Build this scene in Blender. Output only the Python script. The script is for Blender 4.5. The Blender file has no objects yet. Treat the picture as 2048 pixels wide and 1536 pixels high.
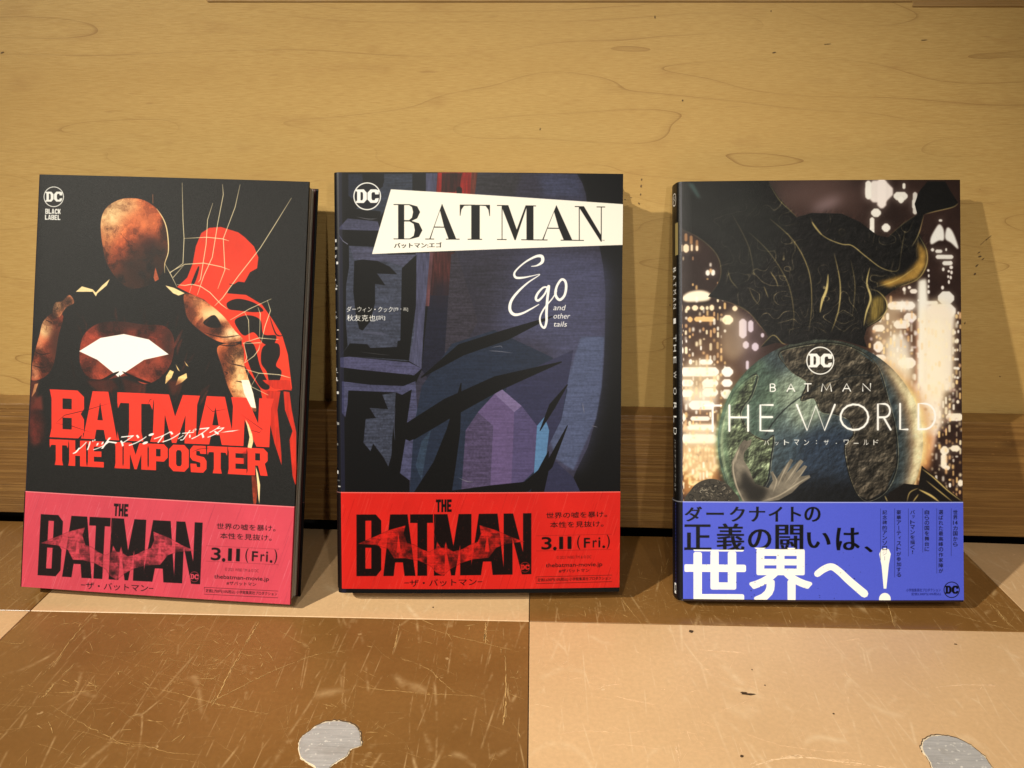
import bpy, bmesh, math, random
import numpy as np
from mathutils import Vector, Matrix
random.seed(7); RNG = np.random.default_rng(11)
scene = bpy.context.scene
COL = scene.collection
# ------------------------------------------------------------------ camera
FPX, PITCH, YAW, ROLL, HC = 1540.14, 0.326586, -0.025494, 0.0054097, 0.282254
def cam_axes():
    cp, sp = math.cos(PITCH), math.sin(PITCH)
    fw = np.array([math.sin(YAW)*cp, math.cos(YAW)*cp, -sp])
    r = np.array([math.cos(YAW), -math.sin(YAW), 0.0]); u = np.cross(r, fw)
    return fw, math.cos(ROLL)*r+math.sin(ROLL)*u, -math.sin(ROLL)*r+math.cos(ROLL)*u
FW, RT, UP = cam_axes(); CP = np.array([0, 0, HC])
cd = bpy.data.cameras.new('camera'); cam = bpy.data.objects.new('camera', cd); COL.objects.link(cam)
cd.sensor_width = 36; cd.lens = FPX/2048*36; cd.clip_start = .01; cd.clip_end = 50
cam.matrix_world = Matrix([[RT[0], UP[0], -FW[0], CP[0]], [RT[1], UP[1], -FW[1], CP[1]], [RT[2], UP[2], -FW[2], CP[2]], [0, 0, 0, 1]])
scene.camera = cam
scene.render.resolution_x, scene.render.resolution_y = 1024, 768
# ------------------------------------------------------------------ world, lamps, exposure
w = bpy.data.worlds.new('World'); scene.world = w; w.use_nodes = True
w.node_tree.nodes['Background'].inputs[0].default_value = (1, .88, .70, 1)
w.node_tree.nodes['Background'].inputs[1].default_value = .025
def spot(target, dx, dz, dist, power, color, size=.03, cone=60, blend=.6):
    d = Vector((dx, 1, -dz)).normalized(); t = Vector(target)
    l = bpy.data.lights.new('ceiling_lamp', 'SPOT'); l.energy = power; l.color = color
    l.shadow_soft_size = size; l.spot_size = math.radians(cone); l.spot_blend = blend
    o = bpy.data.objects.new('ceiling_lamp', l); COL.objects.link(o); o.location = t-d*dist
    o.rotation_euler = d.to_track_quat('-Z', 'Y').to_euler()
spot((-.02, .42, .06), .03, .80, 1.9, 29, (1, .94, .82), .03, 38, 1)
spot((.17, .38, .0), .46, 1.00, 1.9, 56, (1, .93, .80), .022, 30, 1)
spot((-.07, .37, -.01), 1.35, 1.30, 1.9, 196, (1, .93, .79), .022, 33, 1)
_t, _p = Vector((-.02, .45, .08)), Vector((.235, -.46, .46))   # the nearer, lower lamp on the right
_d = (_t-_p); spot(_t, _d.x/_d.y, -_d.z/_d.y, _d.length, 6.5, (1, .94, .83), .012, 62, 1)
scene.view_settings.view_transform = 'Standard'; scene.view_settings.look = 'None'
scene.view_settings.exposure = 0; scene.view_settings.gamma = 1

# ------------------------------------------------------------------ helpers
def ray(px, py): return FW*FPX+RT*(px-1024)-UP*(py-768)
def floor_pt(px, py, z=0.0):
    d = ray(px, py); t = (z-HC)/d[2]; return CP+t*d
def wall_y(x): return .5115-.010*x
def wall_pt(px, py, off=0.0):
    d = ray(px, py); t = (.5115-off-CP[1])/(d[1]+.010*d[0]); return CP+t*d
def link(name, me, mat=None, parent=None):
    o = bpy.data.objects.new(name, me); COL.objects.link(o)
    if mat is not None: me.materials.append(mat)
    if parent is not None: o.parent = parent
    return o
def mesh(name, vs, fs, mat=None, parent=None, smooth=False):
    me = bpy.data.meshes.new(name); me.from_pydata([tuple(map(float, v)) for v in vs], [], fs); me.update()
    if smooth:
        for p in me.polygons: p.use_smooth = True
    return link(name, me, mat, parent)
def box(name, x0, x1, y0, y1, z0, z1, mat, parent=None, bev=0.0, seg=2, shear=0.0):
    bm = bmesh.new(); bmesh.ops.create_cube(bm, size=1)
    for v in bm.verts:
        v.co = Vector(((x0+x1)/2+v.co.x*(x1-x0), (y0+y1)/2+v.co.y*(y1-y0), (z0+z1)/2+v.co.z*(z1-z0)))
    if bev: bmesh.ops.bevel(bm, geom=bm.edges[:], offset=bev, segments=seg, affect='EDGES', profile=.6)
    if shear:
        for v in bm.verts: v.co.y += shear*v.co.x
    me = bpy.data.meshes.new(name); bm.to_mesh(me); bm.free(); return link(name, me, mat, parent)
def struct(o): o['kind'] = 'structure'; return o
def thing(o, label, cat, group=None):
    o['label'] = label; o['category'] = cat
    if group: o['group'] = group
    return o

class NT:
    """small node builder"""
    def __init__(s, name):
        s.m = bpy.data.materials.new(name); s.m.use_nodes = True; s.t = s.m.node_tree
        s.b = s.t.nodes['Principled BSDF']; s.tc = s.t.nodes.new('ShaderNodeTexCoord')
    def n(s, typ, **k):
        nd = s.t.nodes.new('ShaderNode'+typ)
        for a, b in k.items():
            if a.startswith('i_'):
                key = a[2:]; key = int(key) if key.isdigit() else key.replace('_', ' ')
                if hasattr(b, 'links'): s.t.links.new(b, nd.inputs[key])
                else: nd.inputs[key].default_value = b
            else: setattr(nd, a, b)
        return nd
    def link(s, a, b): s.t.links.new(a, b)
    def mapping(s, scale=(1, 1, 1), rot=(0, 0, 0), loc=(0, 0, 0), src=None):
        mp = s.n('Mapping'); mp.inputs['Scale'].default_value = scale; mp.inputs['Rotation'].default_value = rot
        mp.inputs['Location'].default_value = loc; s.link(src or s.tc.outputs['Object'], mp.inputs[0]); return mp.outputs[0]
    def noise(s, vec, scale=5, detail=4, rough=.5, dist=0):
        nd = s.n('TexNoise'); s.link(vec, nd.inputs['Vector']); nd.inputs['Scale'].default_value = scale
        nd.inputs['Detail'].default_value = detail; nd.inputs['Roughness'].default_value = rough
        nd.inputs['Distortion'].default_value = dist; return nd.outputs['Fac']
    def ramp(s, fac, stops):
        r = s.n('ValToRGB'); s.link(fac, r.inputs[0]); e = r.color_ramp.elements
        while len(e) < len(stops): e.new(.5)
        for el, (p, c) in zip(e, stops): el.position = p; el.color = (c, c, c, 1) if isinstance(c, (int, float)) else (*c, 1)
        return r.outputs[0]
    def math(s, op, a, b=None, c=None):
        nd = s.n('Math', operation=op)
        for i, v in enumerate((a, b, c)):
            if v is None: continue
            if isinstance(v, (int, float)): nd.inputs[i].default_value = v
            else: s.link(v, nd.inputs[i])
        return nd.outputs[0]
    def mix(s, fac, a, b, mode='MIX'):
        nd = s.n('Mix', data_type='RGBA', blend_type=mode)
        for i, v in ((0, fac), (6, a), (7, b)):
            if hasattr(v, 'links'): s.link(v, nd.inputs[i])
            elif isinstance(v, (int, float)): nd.inputs[i].default_value = v
            else: nd.inputs[i].default_value = (*v, 1)
        return nd.outputs[2]
    def bump(s, h, strength=.3, dist=.0005):
        nd = s.n('Bump'); s.link(h, nd.inputs['Height']); nd.inputs['Strength'].default_value = strength
        nd.inputs['Distance'].default_value = dist; s.link(nd.outputs[0], s.b.inputs['Normal'])
    def set(s, **k):
        for a, b in k.items():
            key = a.replace('_', ' ')
            if hasattr(b, 'links'): s.link(b, s.b.inputs[key])
            elif isinstance(b, tuple) and len(b) == 3: s.b.inputs[key].default_value = (*b, 1)
            else: s.b.inputs[key].default_value = b
        return s.m
def lin(c):
    c = np.asarray(c, float)/255
    return tuple(float(v) for v in np.where(c <= .04045, c/12.92, ((c+.055)/1.055)**2.4))

# ------------------------------------------------------------------ materials of the setting
def mat_maple():
    s = NT('maple_veneer')
    warp = s.noise(s.mapping((1.1, 1, 8.5), rot=(0, .07, 0)), 2.0, 2, .5, .15)
    f = s.math('FRACT', s.math('MULTIPLY', warp, 13))
    line = s.ramp(f, [(0, 1), (.03, .2), (.14, 0), (.85, 0), (1, .10)])
    gate = s.ramp(s.noise(s.mapping((3, 1, 9)), 3, 2), [(.38, .1), (.62, 1)])
    fib = s.noise(s.mapping((14, 10, 240)), 9, 4, .65)
    band = s.noise(s.mapping((1.2, 1, 8)), 3, 3, .5)
    fleck = s.ramp(s.noise(s.mapping((9, 1, 60)), 6, 2, .5), [(.68, 0), (.80, 1)])
    smud = s.ramp(s.noise(s.mapping((4, 1, 11)), 7, 3, .5), [(.62, 0), (.8, 1)])
    c = s.mix(s.ramp(band, [(.3, 0), (.7, 1)]), (.515, .332, .110), (.585, .392, .140))
    c = s.mix(s.ramp(fib, [(.35, .0), (.65, .6)]), c, (.42, .245, .072))
    c = s.mix(s.math('MULTIPLY', s.math('MULTIPLY', line, gate), .68), c, (.22, .105, .03))
    c = s.mix(s.math('MULTIPLY', fleck, .35), c, (.28, .14, .05))
    c = s.mix(s.math('MULTIPLY', smud, .28), c, (.33, .17, .055))
    s.bump(fib, .25, .0004)
    return s.set(Base_Color=c, Roughness=.5, Specular_IOR_Level=.3)
def mat_pine(name, a, b, dark, sc=1.0):
    s = NT(name)
    warp = s.noise(s.mapping((.7, 1, 10)), 3, 3, .5, .6)
    ring = s.math('SINE', s.math('ADD', s.math('MULTIPLY', warp, 26), s.math('MULTIPLY', s.noise(s.mapping((.25, 1, 60)), 3, 2), 30)))
    fib = s.noise(s.mapping((5, 10, 190)), 8, 5, .7)
    big = s.noise(s.mapping((3, 1, 11)), 4, 6, .68)
    c = s.mix(s.math('MULTIPLY', s.ramp(ring, [(0, 0), (1, 1)]), s.ramp(big, [(.3, .35), (.7, 1)])), a, b)
    kn = s.n('TexVoronoi', feature='F1'); s.link(s.mapping((9, 1, 26)), kn.inputs['Vector']); kn.inputs['Scale'].default_value = 1.0
    c = s.mix(s.ramp(kn.outputs['Distance'], [(0, .9), (.05, .55), (.12, 0)]), c, dark)
    c = s.mix(s.ramp(fib, [(.35, 0), (.7, .45)]), c, dark)
    c = s.mix(s.ramp(big, [(.5, 0), (.75, .55)]), c, dark)
    wear = s.ramp(s.noise(s.mapping((25, 1, 130)), 5, 3, .6), [(.70, 0), (.78, 1)])
    c = s.mix(s.math('MULTIPLY', wear, .6), c, tuple(min(1, v*1.7) for v in b))
    s.bump(s.math('ADD', fib, s.math('MULTIPLY', ring, .25)), .5, .0006)
    return s.set(Base_Color=c, Roughness=.42, Specular_IOR_Level=.45)
def mat_tile(name, base, var, scr, seed, rough=.33, amt=1.0):
    s = NT(name)
    mott = s.noise(s.mapping((1, 1, 1), loc=(seed, 0, 0)), 9, 5, .6)
    fine = s.noise(s.mapping((1, 1, 1), loc=(0, seed, 0)), 420, 3, .6)
    c = s.mix(s.ramp(mott, [(.34, 0), (.66, 1)]), base, var)
    c = s.mix(s.ramp(s.noise(s.mapping((1, .5, 1), loc=(seed, 21, 0)), 6, 4, .6), [(.56, 0), (.7, .45)]), c, tuple(v*.62 for v in base))
    c = s.mix(s.ramp(fine, [(.3, .0), (.75, .35)]), c, tuple(v*.7 for v in base))
    tot = None
    for k, (ang, sc, th) in enumerate(((.25, 17, .0045), (1.1, 24, .005), (-.5, 33, .006), (1.62, 28, .005), (-1.1, 21, .0045), (.05, 47, .007))):
        v = s.mapping((1, .16, 1), rot=(0, 0, ang), loc=(seed+k*3.1, k*1.7, 0))
        wob = s.n('TexNoise'); s.link(v, wob.inputs['Vector']); wob.inputs['Scale'].default_value = 9
        vv = s.n('VectorMath', operation='ADD'); sc2 = s.n('VectorMath', operation='SCALE')
        s.link(wob.outputs['Color'], sc2.inputs[0]); sc2.inputs['Scale'].default_value = .05
        s.link(v, vv.inputs[0]); s.link(sc2.outputs[0], vv.inputs[1])
        vo = s.n('TexVoronoi', feature='DISTANCE_TO_EDGE'); s.link(vv.outputs[0], vo.inputs['Vector']); vo.inputs['Scale'].default_value = sc
        ln = s.ramp(vo.outputs['Distance'], [(0, 1), (th, .55), (th*2.2, 0)])
        g = s.ramp(s.noise(s.mapping((1, 1, 1), loc=(seed*2+k*5, 9, 0)), 22+5*k, 4, .7), [(.50, 0), (.66, 1)])
        m = s.math('MULTIPLY', ln, g); tot = m if tot is None else s.math('MAXIMUM', tot, m)
    spk = s.ramp(s.noise(s.mapping((1, 1, 1), loc=(seed, 4, 0)), 190, 2, .5), [(.70, 0), (.76, 1)])
    spk = s.math('MULTIPLY', spk, s.ramp(s.noise(s.mapping((1, 1, 1), loc=(seed, 14, 0)), 25, 3, .6), [(.48, 0), (.62, 1)]))
    tot = s.math('MAXIMUM', tot, spk)
    c = s.mix(s.math('MULTIPLY', tot, .46*amt), c, scr)
    r = s.math('ADD', rough, s.math('MULTIPLY', s.math('ADD', tot, mott), .16))
    s.bump(s.math('ADD', s.noise(s.mapping(), 60, 4, .6), s.math('MULTIPLY', tot, -.4)), .10, .0006)
    return s.set(Base_Color=c, Roughness=r, Specular_IOR_Level=.5)
def mat_plain(name, col, rough=.5, spec=.4, var=.15, scale=80, metal=0.0, bump=.1):
    s = NT(name); nz = s.noise(s.mapping(), scale, 4, .6)
    c = s.mix(s.ramp(nz, [(.3, 0), (.7, 1)]), tuple(v*(1-var) for v in col), tuple(min(1, v*(1+var)) for v in col))
    s.bump(nz, bump, .0003)
    return s.set(Base_Color=c, Roughness=rough, Specular_IOR_Level=spec, Metallic=metal)

M_MAPLE = mat_maple()
M_PINE = mat_pine('rough_pine', (.225, .112, .030), (.345, .188, .054), (.085, .036, .010))
M_SHADE_STRIP = mat_pine('shade_strip_pine', (.36, .21, .07), (.44, .27, .09), (.26, .14, .04))
M_DARK = [mat_tile('brown_tile_paint', (.185, .085, .021), (.26, .127, .036), (.62, .42, .2), 1.3, .27),
          mat_tile('brown_tile_paint_worn', (.19, .088, .023), (.26, .127, .036), (.66, .46, .22), 7.7, .27)]
M_LIGHT = [mat_tile('cream_tile_paint', (.63, .395, .205), (.70, .45, .24), (.86, .68, .44), 3.9, .36, .75),
           mat_tile('cream_tile_paint_worn', (.61, .39, .20), (.68, .44, .235), (.86, .68, .44), 5.2, .36, .75)]
M_SUB = mat_plain('dark_plywood', (.10, .06, .03), .8)
def mat_metal():
    s = NT('bare_metal'); st = s.noise(s.mapping((3, 60, 1), rot=(0, 0, .06)), 14, 5, .75); sp = s.noise(s.mapping(), 500, 2, .5); bl = s.noise(s.mapping(), 60, 4, .6)
    c = s.mix(s.ramp(st, [(.32, 0), (.68, 1)]), (.33, .32, .315), (.50, .48, .465)); c = s.mix(s.ramp(sp, [(.62, 0), (.72, .8)]), c, (.75, .72, .66)); c = s.mix(s.ramp(bl, [(.5, 0), (.75, .5)]), c, (.20, .17, .14))
    s.bump(st, .5, .0003); return s.set(Base_Color=c, Roughness=.5, Metallic=.1)
M_METAL = mat_metal()
M_CHIP = mat_plain('chipped_rim', (.74, .62, .44), .6, .3, .1, 300)
M_SCR = mat_plain('scratch_pale', (.50, .31, .12), .6, .2, .25, 300)
M_SCR2 = mat_plain('scratch_light', (.78, .55, .33), .6, .2, .2, 300)
M_PIT = mat_plain('pit_dark', (.07, .04, .02), .8, .2, .4, 300)

# ------------------------------------------------------------------ wall, baseboard, floor
X0, X1 = -.95, .95
def skew(x, y): return y
wall = struct(mesh('wall', [(X0, wall_y(X0), .03), (X1, wall_y(X1), .03), (X1, wall_y(X1), .62), (X0, wall_y(X0), .62),
    (X0, wall_y(X0)+.018, .03), (X1, wall_y(X1)+.018, .03), (X1, wall_y(X1)+.018, .62), (X0, wall_y(X0)+.018, .62)],
    [(0, 1, 2, 3), (5, 4, 7, 6), (1, 5, 6, 2), (4, 0, 3, 7), (3, 2, 6, 7), (4, 5, 1, 0)], M_MAPLE))
for xa, xb, z, pr in ((-.20, .222, .3512, .0006), (.2225, X1, .3486, .0008)):
    box('top_shade_strip', xa, xb, .5115-pr, .5113, z, .62, M_SHADE_STRIP, wall, .0003, 1, -.010)  # thin darker strips stand in for the upper shelf's shadow band
bb = box('baseboard', X0, X1, .4925, .5105, .0082, .0945, M_PINE, None, .0012, 2, -.0135)
thing(bb, 'rough brown pine board along the foot of the wall behind the books', 'board')
for v in bb.data.vertices: # hand cut, slightly uneven edges
    pass
GX, GY, GS = .0012, .39098, .30346
floor = struct(box('floor', X0, X1, .05, .4895, -.022, -.0014, M_SUB, None, .0005, 1, -.0135))
def edge_y(x): return (.4856 if x > GX+GS+.01 else .4942)-.0135*(x if x < .3 else .0)
k = 0
for i in range(-4, 4):
    for j in (-2, -1, 0):
        xa, xb = GX+i*GS, GX+(i+1)*GS; ya, yb = GY+j*GS, GY+(j+1)*GS
        xa, xb = max(xa, X0), min(xb, X1); ya = max(ya, .06)
        g = .00022
        vs = []
        for z in (-.0013, 0.0):
            for x, y in ((xa+g, ya+g), (xb-g, ya+g), (xb-g, min(yb-g, edge_y(xb))), (xa+g, min(yb-g, edge_y(xa)))): vs.append((x, y, z))
        bm = bmesh.new(); V = [bm.verts.new(v) for v in vs]
        for f in ((3, 2, 1, 0), (4, 5, 6, 7), (0, 1, 5, 4), (1, 2, 6, 5), (2, 3, 7, 6), (3, 0, 4, 7)): bm.faces.new([V[q] for q in f])
        bmesh.ops.bevel(bm, geom=[e for e in bm.edges if all(v.co.z > -.0001 for v in e.verts)], offset=.00025, segments=1, affect='EDGES')
        me = bpy.data.meshes.new('tile'); bm.to_mesh(me); bm.free()
        light = (i+j) % 2 == 1
        link('tile', me, (M_LIGHT if light else M_DARK)[(i*3+j) % 2], floor)
box('raw_edge', GX+GS+.0005, X1, .4861, .4925, -.0012, -.0002, mat_pine('raw_plywood', (.42, .34, .22), (.52, .43, .29), (.26, .18, .09)), floor, .0002, 1, -.004)
box('gap_shade_panel', X0, X1, .56, .57, -.12, .06, mat_plain('gap_shade_black', (.006, .005, .004), .9), wall)  # added near-black panel, stands in for the shade under the baseboard

def flat_poly(name, pts, mat, parent, h=.0003, dome=0.0):
    """thin solid from an outline of world points lying on the floor"""
    bm = bmesh.new(); n = len(pts)
    top = [bm.verts.new((p[0], p[1], h)) for p in pts]; bot = [bm.verts.new((p[0], p[1], 0.00002)) for p in pts]
    c = [sum(p[i] for p in pts)/n for i in (0, 1)]
    inner = [bm.verts.new((c[0]+(p[0]-c[0])*.93, c[1]+(p[1]-c[1])*.93, h+dome)) for p in pts]
    for i in range(n):
        j = (i+1) % n
        bm.faces.new((bot[i], bot[j], top[j], top[i])); bm.faces.new((top[i], top[j], inner[j], inner[i]))
    bm.faces.new(inner)
    bmesh.ops.recalc_face_normals(bm, faces=bm.faces[:])
    me = bpy.data.meshes.new(name); bm.to_mesh(me); bm.free(); return link(name, me, mat, parent)
def patch(outline):
    pts = cr([floor_pt(*q)[:2] for q in outline], True, 5)
    c = pts.mean(0); pts = pts+RNG.normal(0, .00008, pts.shape); big = c+(pts-c)*1.0
    rim = []
    for i, p in enumerate(big):
        d = p-c; d /= np.linalg.norm(d); rim.append(p+d*(.0003+.0007*random.random()**2))
    flat_poly('rim_shade_line', list(c+(np.array(rim)-c)*1.02+np.array((.0001, .0005))), M_SUB, floor, .00012)  # dark outline shifted to one side: rim shadow painted in for depth
    flat_poly('chipped_rim', rim, M_CHIP, floor, .00025)
    flat_poly('worn_patch', pts, M_METAL, floor, .0005)
def cr(P, closed=False, n=8):
    P = np.asarray(P, float); m = len(P); out = []
    for i in range(m if closed else m-1):
        if closed: a, b, c, d = P[(i-1) % m], P[i], P[(i+1) % m], P[(i+2) % m]
        else: a, b, c, d = P[max(i-1, 0)], P[i], P[i+1], P[min(i+2, m-1)]
        for k in range(n):
            t = k/n; out.append(.5*((2*b)+(-a+c)*t+(2*a-5*b+4*c-d)*t*t+(-a+3*b-3*c+d)*t**3))
    if not closed: out.append(P[-1])
    return np.array(out)
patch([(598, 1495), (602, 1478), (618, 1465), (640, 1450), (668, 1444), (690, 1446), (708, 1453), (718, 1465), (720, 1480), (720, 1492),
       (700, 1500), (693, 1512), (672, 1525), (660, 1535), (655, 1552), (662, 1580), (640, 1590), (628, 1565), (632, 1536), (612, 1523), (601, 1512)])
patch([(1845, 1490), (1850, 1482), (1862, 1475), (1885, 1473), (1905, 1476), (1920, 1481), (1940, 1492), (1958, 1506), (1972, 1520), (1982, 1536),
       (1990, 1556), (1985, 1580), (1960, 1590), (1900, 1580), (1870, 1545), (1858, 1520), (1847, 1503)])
# scratches: thin raised burrs of pale primer, joined
def ribbon(bm, pts, wd, z):
    pts = np.asarray(pts, float); n = len(pts); L = []
    for i in range(n):
        t = pts[min(i+1, n-1)]-pts[max(i-1, 0)]; t /= (np.linalg.norm(t)+1e-12); nr = np.array([-t[1], t[0]])
        ww = wd*(.25+.75*math.sin(math.pi*(i+.4)/(n-.2)))*random.uniform(.45, 1.25)/2
        L.append((bm.verts.new((*(pts[i]+nr*ww), z)), bm.verts.new((*(pts[i]-nr*ww), z))))
    for a, b in zip(L, L[1:]):
        if random.random() > .10: bm.faces.new((a[0], a[1], b[1], b[0]))
named = [  # the long scratches one can pick out in the picture: (outline in photo, width px, breakup)
    ([(520, 1240), (505, 1265), (490, 1290)], 5), ([(490, 1290), (470, 1325), (455, 1352), (440, 1385), (425, 1410)], 6), ([(185, 1232), (150, 1270), (110, 1325), (85, 1350)], 4),
    ([(110, 1365), (95, 1385), (80, 1398)], 7), ([(100, 1386), (150, 1384), (195, 1380)], 3), ([(290, 1375), (350, 1386), (420, 1405), (480, 1418), (540, 1430)], 3),
    ([(330, 1450), (400, 1415), (470, 1380), (540, 1345), (590, 1325), (640, 1308), (700, 1300)], 3), ([(700, 1372), (790, 1382), (870, 1388), (950, 1392)], 3),
    ([(800, 1315), (855, 1338), (880, 1360), (910, 1386)], 3), ([(560, 1262), (600, 1285), (620, 1295)], 2), ([(820, 1245), (900, 1270), (960, 1285), (1040, 1305)], 2.5),
    ([(970, 1245), (972, 1265), (970, 1290)], 6), ([(800, 1245), (793, 1275), (785, 1310)], 4), ([(1010, 1300), (1012, 1380), (1008, 1450)], 6),
    ([(0, 1283), (25, 1287), (46, 1286), (47, 1280)], 3), ([(210, 1485), (280, 1490), (340, 1505), (400, 1510)], 2.5), ([(100, 1410), (150, 1440), (210, 1470), (250, 1490), (310, 1495)], 2.5),
    ([(1240, 1190), (1249, 1206), (1262, 1222), (1290, 1257)], 3), ([(1760, 1188), (1775, 1210), (1790, 1256)], 3.5), ([(1882, 1222), (1930, 1235), (1990, 1252), (2040, 1262)], 3),
    ([(1975, 1204), (1998, 1225), (2010, 1240), (2035, 1262)], 6), ([(1985, 1206), (2010, 1214), (2040, 1222)], 3), ([(1575, 1205), (1600, 1215), (1700, 1232), (1790, 1245)], 2),
    ([(1490, 1545), (1515, 1530), (1560, 1518), (1620, 1516), (1680, 1524), (1740, 1530), (1800, 1540)], 9), ([(1350, 1485), (1356, 1510), (1360, 1540)], 4),
    ([(1425, 1430), (1460, 1415), (1510, 1398)], 2), ([(1110, 1470), (1170, 1462), (1240, 1466), (1320, 1460)], 2.5), ([(1490, 1468), (1560, 1490), (1640, 1502), (1720, 1508)], 2.5),
    ([(1230, 1392), (1260, 1400), (1310, 1410)], 4), ([(1190, 1380), (1215, 1372), (1245, 1368)], 4), ([(1400, 1300), (1450, 1303), (1500, 1308)], 5), ([(1680, 1283), (1720, 1278)], 4),
    ([(1690, 1345), (1697, 1353)], 6), ([(1870, 1375), (1930, 1370), (2000, 1372)], 5), ([(1330, 1500), (1250, 1490), (1200, 1495)], 2)]
for mat, on_light in ((M_SCR, False), (M_SCR2, True)):
    bm = bmesh.new()
    for pts, wd in named:
        mid = floor_pt(*pts[len(pts)//2]); i = math.floor((mid[0]-GX)/GS); j = math.floor((mid[1]-GY)/GS)
        if ((i+j) % 2 == 1) != on_light: continue
        W = [floor_pt(*p)[:2] for p in pts]; wpx = .00022*wd/1.0
        P = cr(W, False, 14)
        P = P+RNG.normal(0, .00018, P.shape)
        ribbon(bm, P, wpx*.42, .00012)
        for r_ in range(int(wd*1.5)):
            a = random.randint(0, len(P)-6); ribbon(bm, P[a:a+random.randint(4, 12)]+RNG.normal(0, wpx*.6, 2), wpx*.2, .00013)
    n = 3000 if not on_light else 1900; hubs = [(random.uniform(-.40, .40), random.uniform(.26, .47), random.uniform(.008, .05)) for _ in range(34)]
    for q in range(n):
        hb = random.choice(hubs)
        if random.random() < .7: x, y = random.gauss(hb[0], hb[2]), random.gauss(hb[1], hb[2]*.7)
        else: x = random.uniform(-.42, .42); y = random.uniform(.25, .48)
        i = math.floor((x-GX)/GS); j = math.floor((y-GY)/GS)
        if ((i+j) % 2 == 1) != on_light: continue
        if on_light and random.random() < .45: continue
        L = random.choice((.0015, .002, .003, .004, .006, .01, .016, .026)) if random.random() < .95 else .05
        a = random.choice((random.gauss(.15, .3), random.gauss(1.5, .25), random.uniform(0, 6.3), random.gauss(-.5, .3)))
        c = random.gauss(0, 8); P = []
        m = max(4, int(L/.0012))
        for t in range(m+1):
            P.append((x, y)); x += math.cos(a)*L/m; y += math.sin(a)*L/m; a += c*L/m+random.gauss(0, .05)
        if min(p[1] for p in P) < .24 or max(p[1] for p in P) > .483: continue
        i2 = math.floor((x-GX)/GS); j2 = math.floor((y-GY)/GS)
        if (i2, j2) != (i, j): continue
        ribbon(bm, P, random.choice((.0001, .00014, .0002, .00034)) if L < .012 else .00009, .00011+.00001*(q % 4))
    me = bpy.data.meshes.new('scratches'); bm.to_mesh(me); bm.free()
    o = link('scratches', me, mat, floor); o['kind'] = 'stuff'
# dark specks and nicks on the floor and wall
bm = bmesh.new()
for px, py, a, b in ((1498, 1389, 13, 2.2), (1487, 1386, 6, 2), (1382, 1263, 5, 4), (866, 1215, 1.8, 1.8), (1504, 1340, 1.5, 1.5), (1530, 1371, 1.5, 1.5), (1484, 1513, 3.5, 2), (1667, 1428, 2, 1.5), (1911, 1289, 3.5, 1.5)):
    c = floor_pt(px, py)[:2]; m = 9
    bm.faces.new([bm.verts.new((c[0]+a*.0003*math.cos(6.283*t/m)*random.uniform(.6, 1.2), c[1]+b*.0004*math.sin(6.283*t/m)*random.uniform(.6, 1.2), .00022)) for t in range(m)])
me = bpy.data.meshes.new('specks'); bm.to_mesh(me); bm.free(); link('specks', me, M_PIT, floor)['kind'] = 'stuff'
bm = bmesh.new()
marks = [(4, 105, 9, 1.6, .35), (1365, 201, 3.2, 3.2, 0), (1080, 258, 1.4, 5, -.3), (1283, 359, 2.2, 5, -.2), (1282, 372, 3, 6, -.1), (1281, 389, 2, 4, 0), (1250, 399, 4, 1.3, -.3), (1262, 395, 3.6, 1.2, -.2),
    (1278, 407, 2.6, 4, .6), (1960, 379, 1.6, 1.4, 0), (1548, 105, 7, 2, .2), (1310, 34, 2, 5, .1), (1542, 22, 2, 3, .2), (1978, 475, 14, 1.2, .88), (1967, 484, 18, .9, .88), (1958, 505, 6, 1.8, .6), (1960, 513, 7, 3, .2),
    (1966, 518, 6, 2, .7), (1954, 531, 7, 3, .9), (1950, 548, 5, 4, .7), (1930, 646, 2, 5, .1), (1848, 80, 12, 1.2, .05), (1655, 88, 14, 1, .05), (1340, 610, 3, 3, 0), (2000, 753, 3.5, 2, -.5)]
for px, py, a, b, an in marks:
    c = wall_pt(px, py, .0003); s_ = .00018; m = 8
    vs = []
    for t in range(m):
        u, v = a*s_*math.cos(6.283*t/m)*random.uniform(.75, 1.1), b*s_*math.sin(6.283*t/m)*random.uniform(.75, 1.1)
        uu, vv = u*math.cos(an)-v*math.sin(an), u*math.sin(an)+v*math.cos(an)
        vs.append(bm.verts.new((c[0]+uu, c[1]-.01*uu, c[2]+vv)))
    bm.faces.new(vs)
me = bpy.data.meshes.new('scuff_marks'); bm.to_mesh(me); bm.free(); link('scuff_marks', me, mat_plain('scuff_dark', (.13, .08, .035), .7), wall)['kind'] = 'stuff'

# ------------------------------------------------------------------ printing: a small numpy rasteriser
def vnoise(h, w, cell, seed, octs=3, ax=1.0):
    r = np.random.default_rng(seed); out = np.zeros((h, w), np.float32); amp = 1; tot = 0
    for o in range(octs):
        cy, cx = max(1.0, cell/2**o), max(1.0, cell*ax/2**o)
        gh, gw = int(h/cy)+3, int(w/cx)+3
        g = r.random((gh, gw)).astype(np.float32)
        yy = np.arange(h)/cy; xx = np.arange(w)/cx
        y0 = yy.astype(int); x0 = xx.astype(int); fy = (yy-y0)[:, None]; fx = (xx-x0)[None, :]
        fy = fy*fy*(3-2*fy); fx = fx*fx*(3-2*fx)
        a = g[y0][:, x0]; b = g[y0][:, x0+1]; c = g[y0+1][:, x0]; d = g[y0+1][:, x0+1]
        out += amp*((a*(1-fx)+b*fx)*(1-fy)+(c*(1-fx)+d*fx)*fy); tot += amp; amp *= .55
    return out/tot
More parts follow.
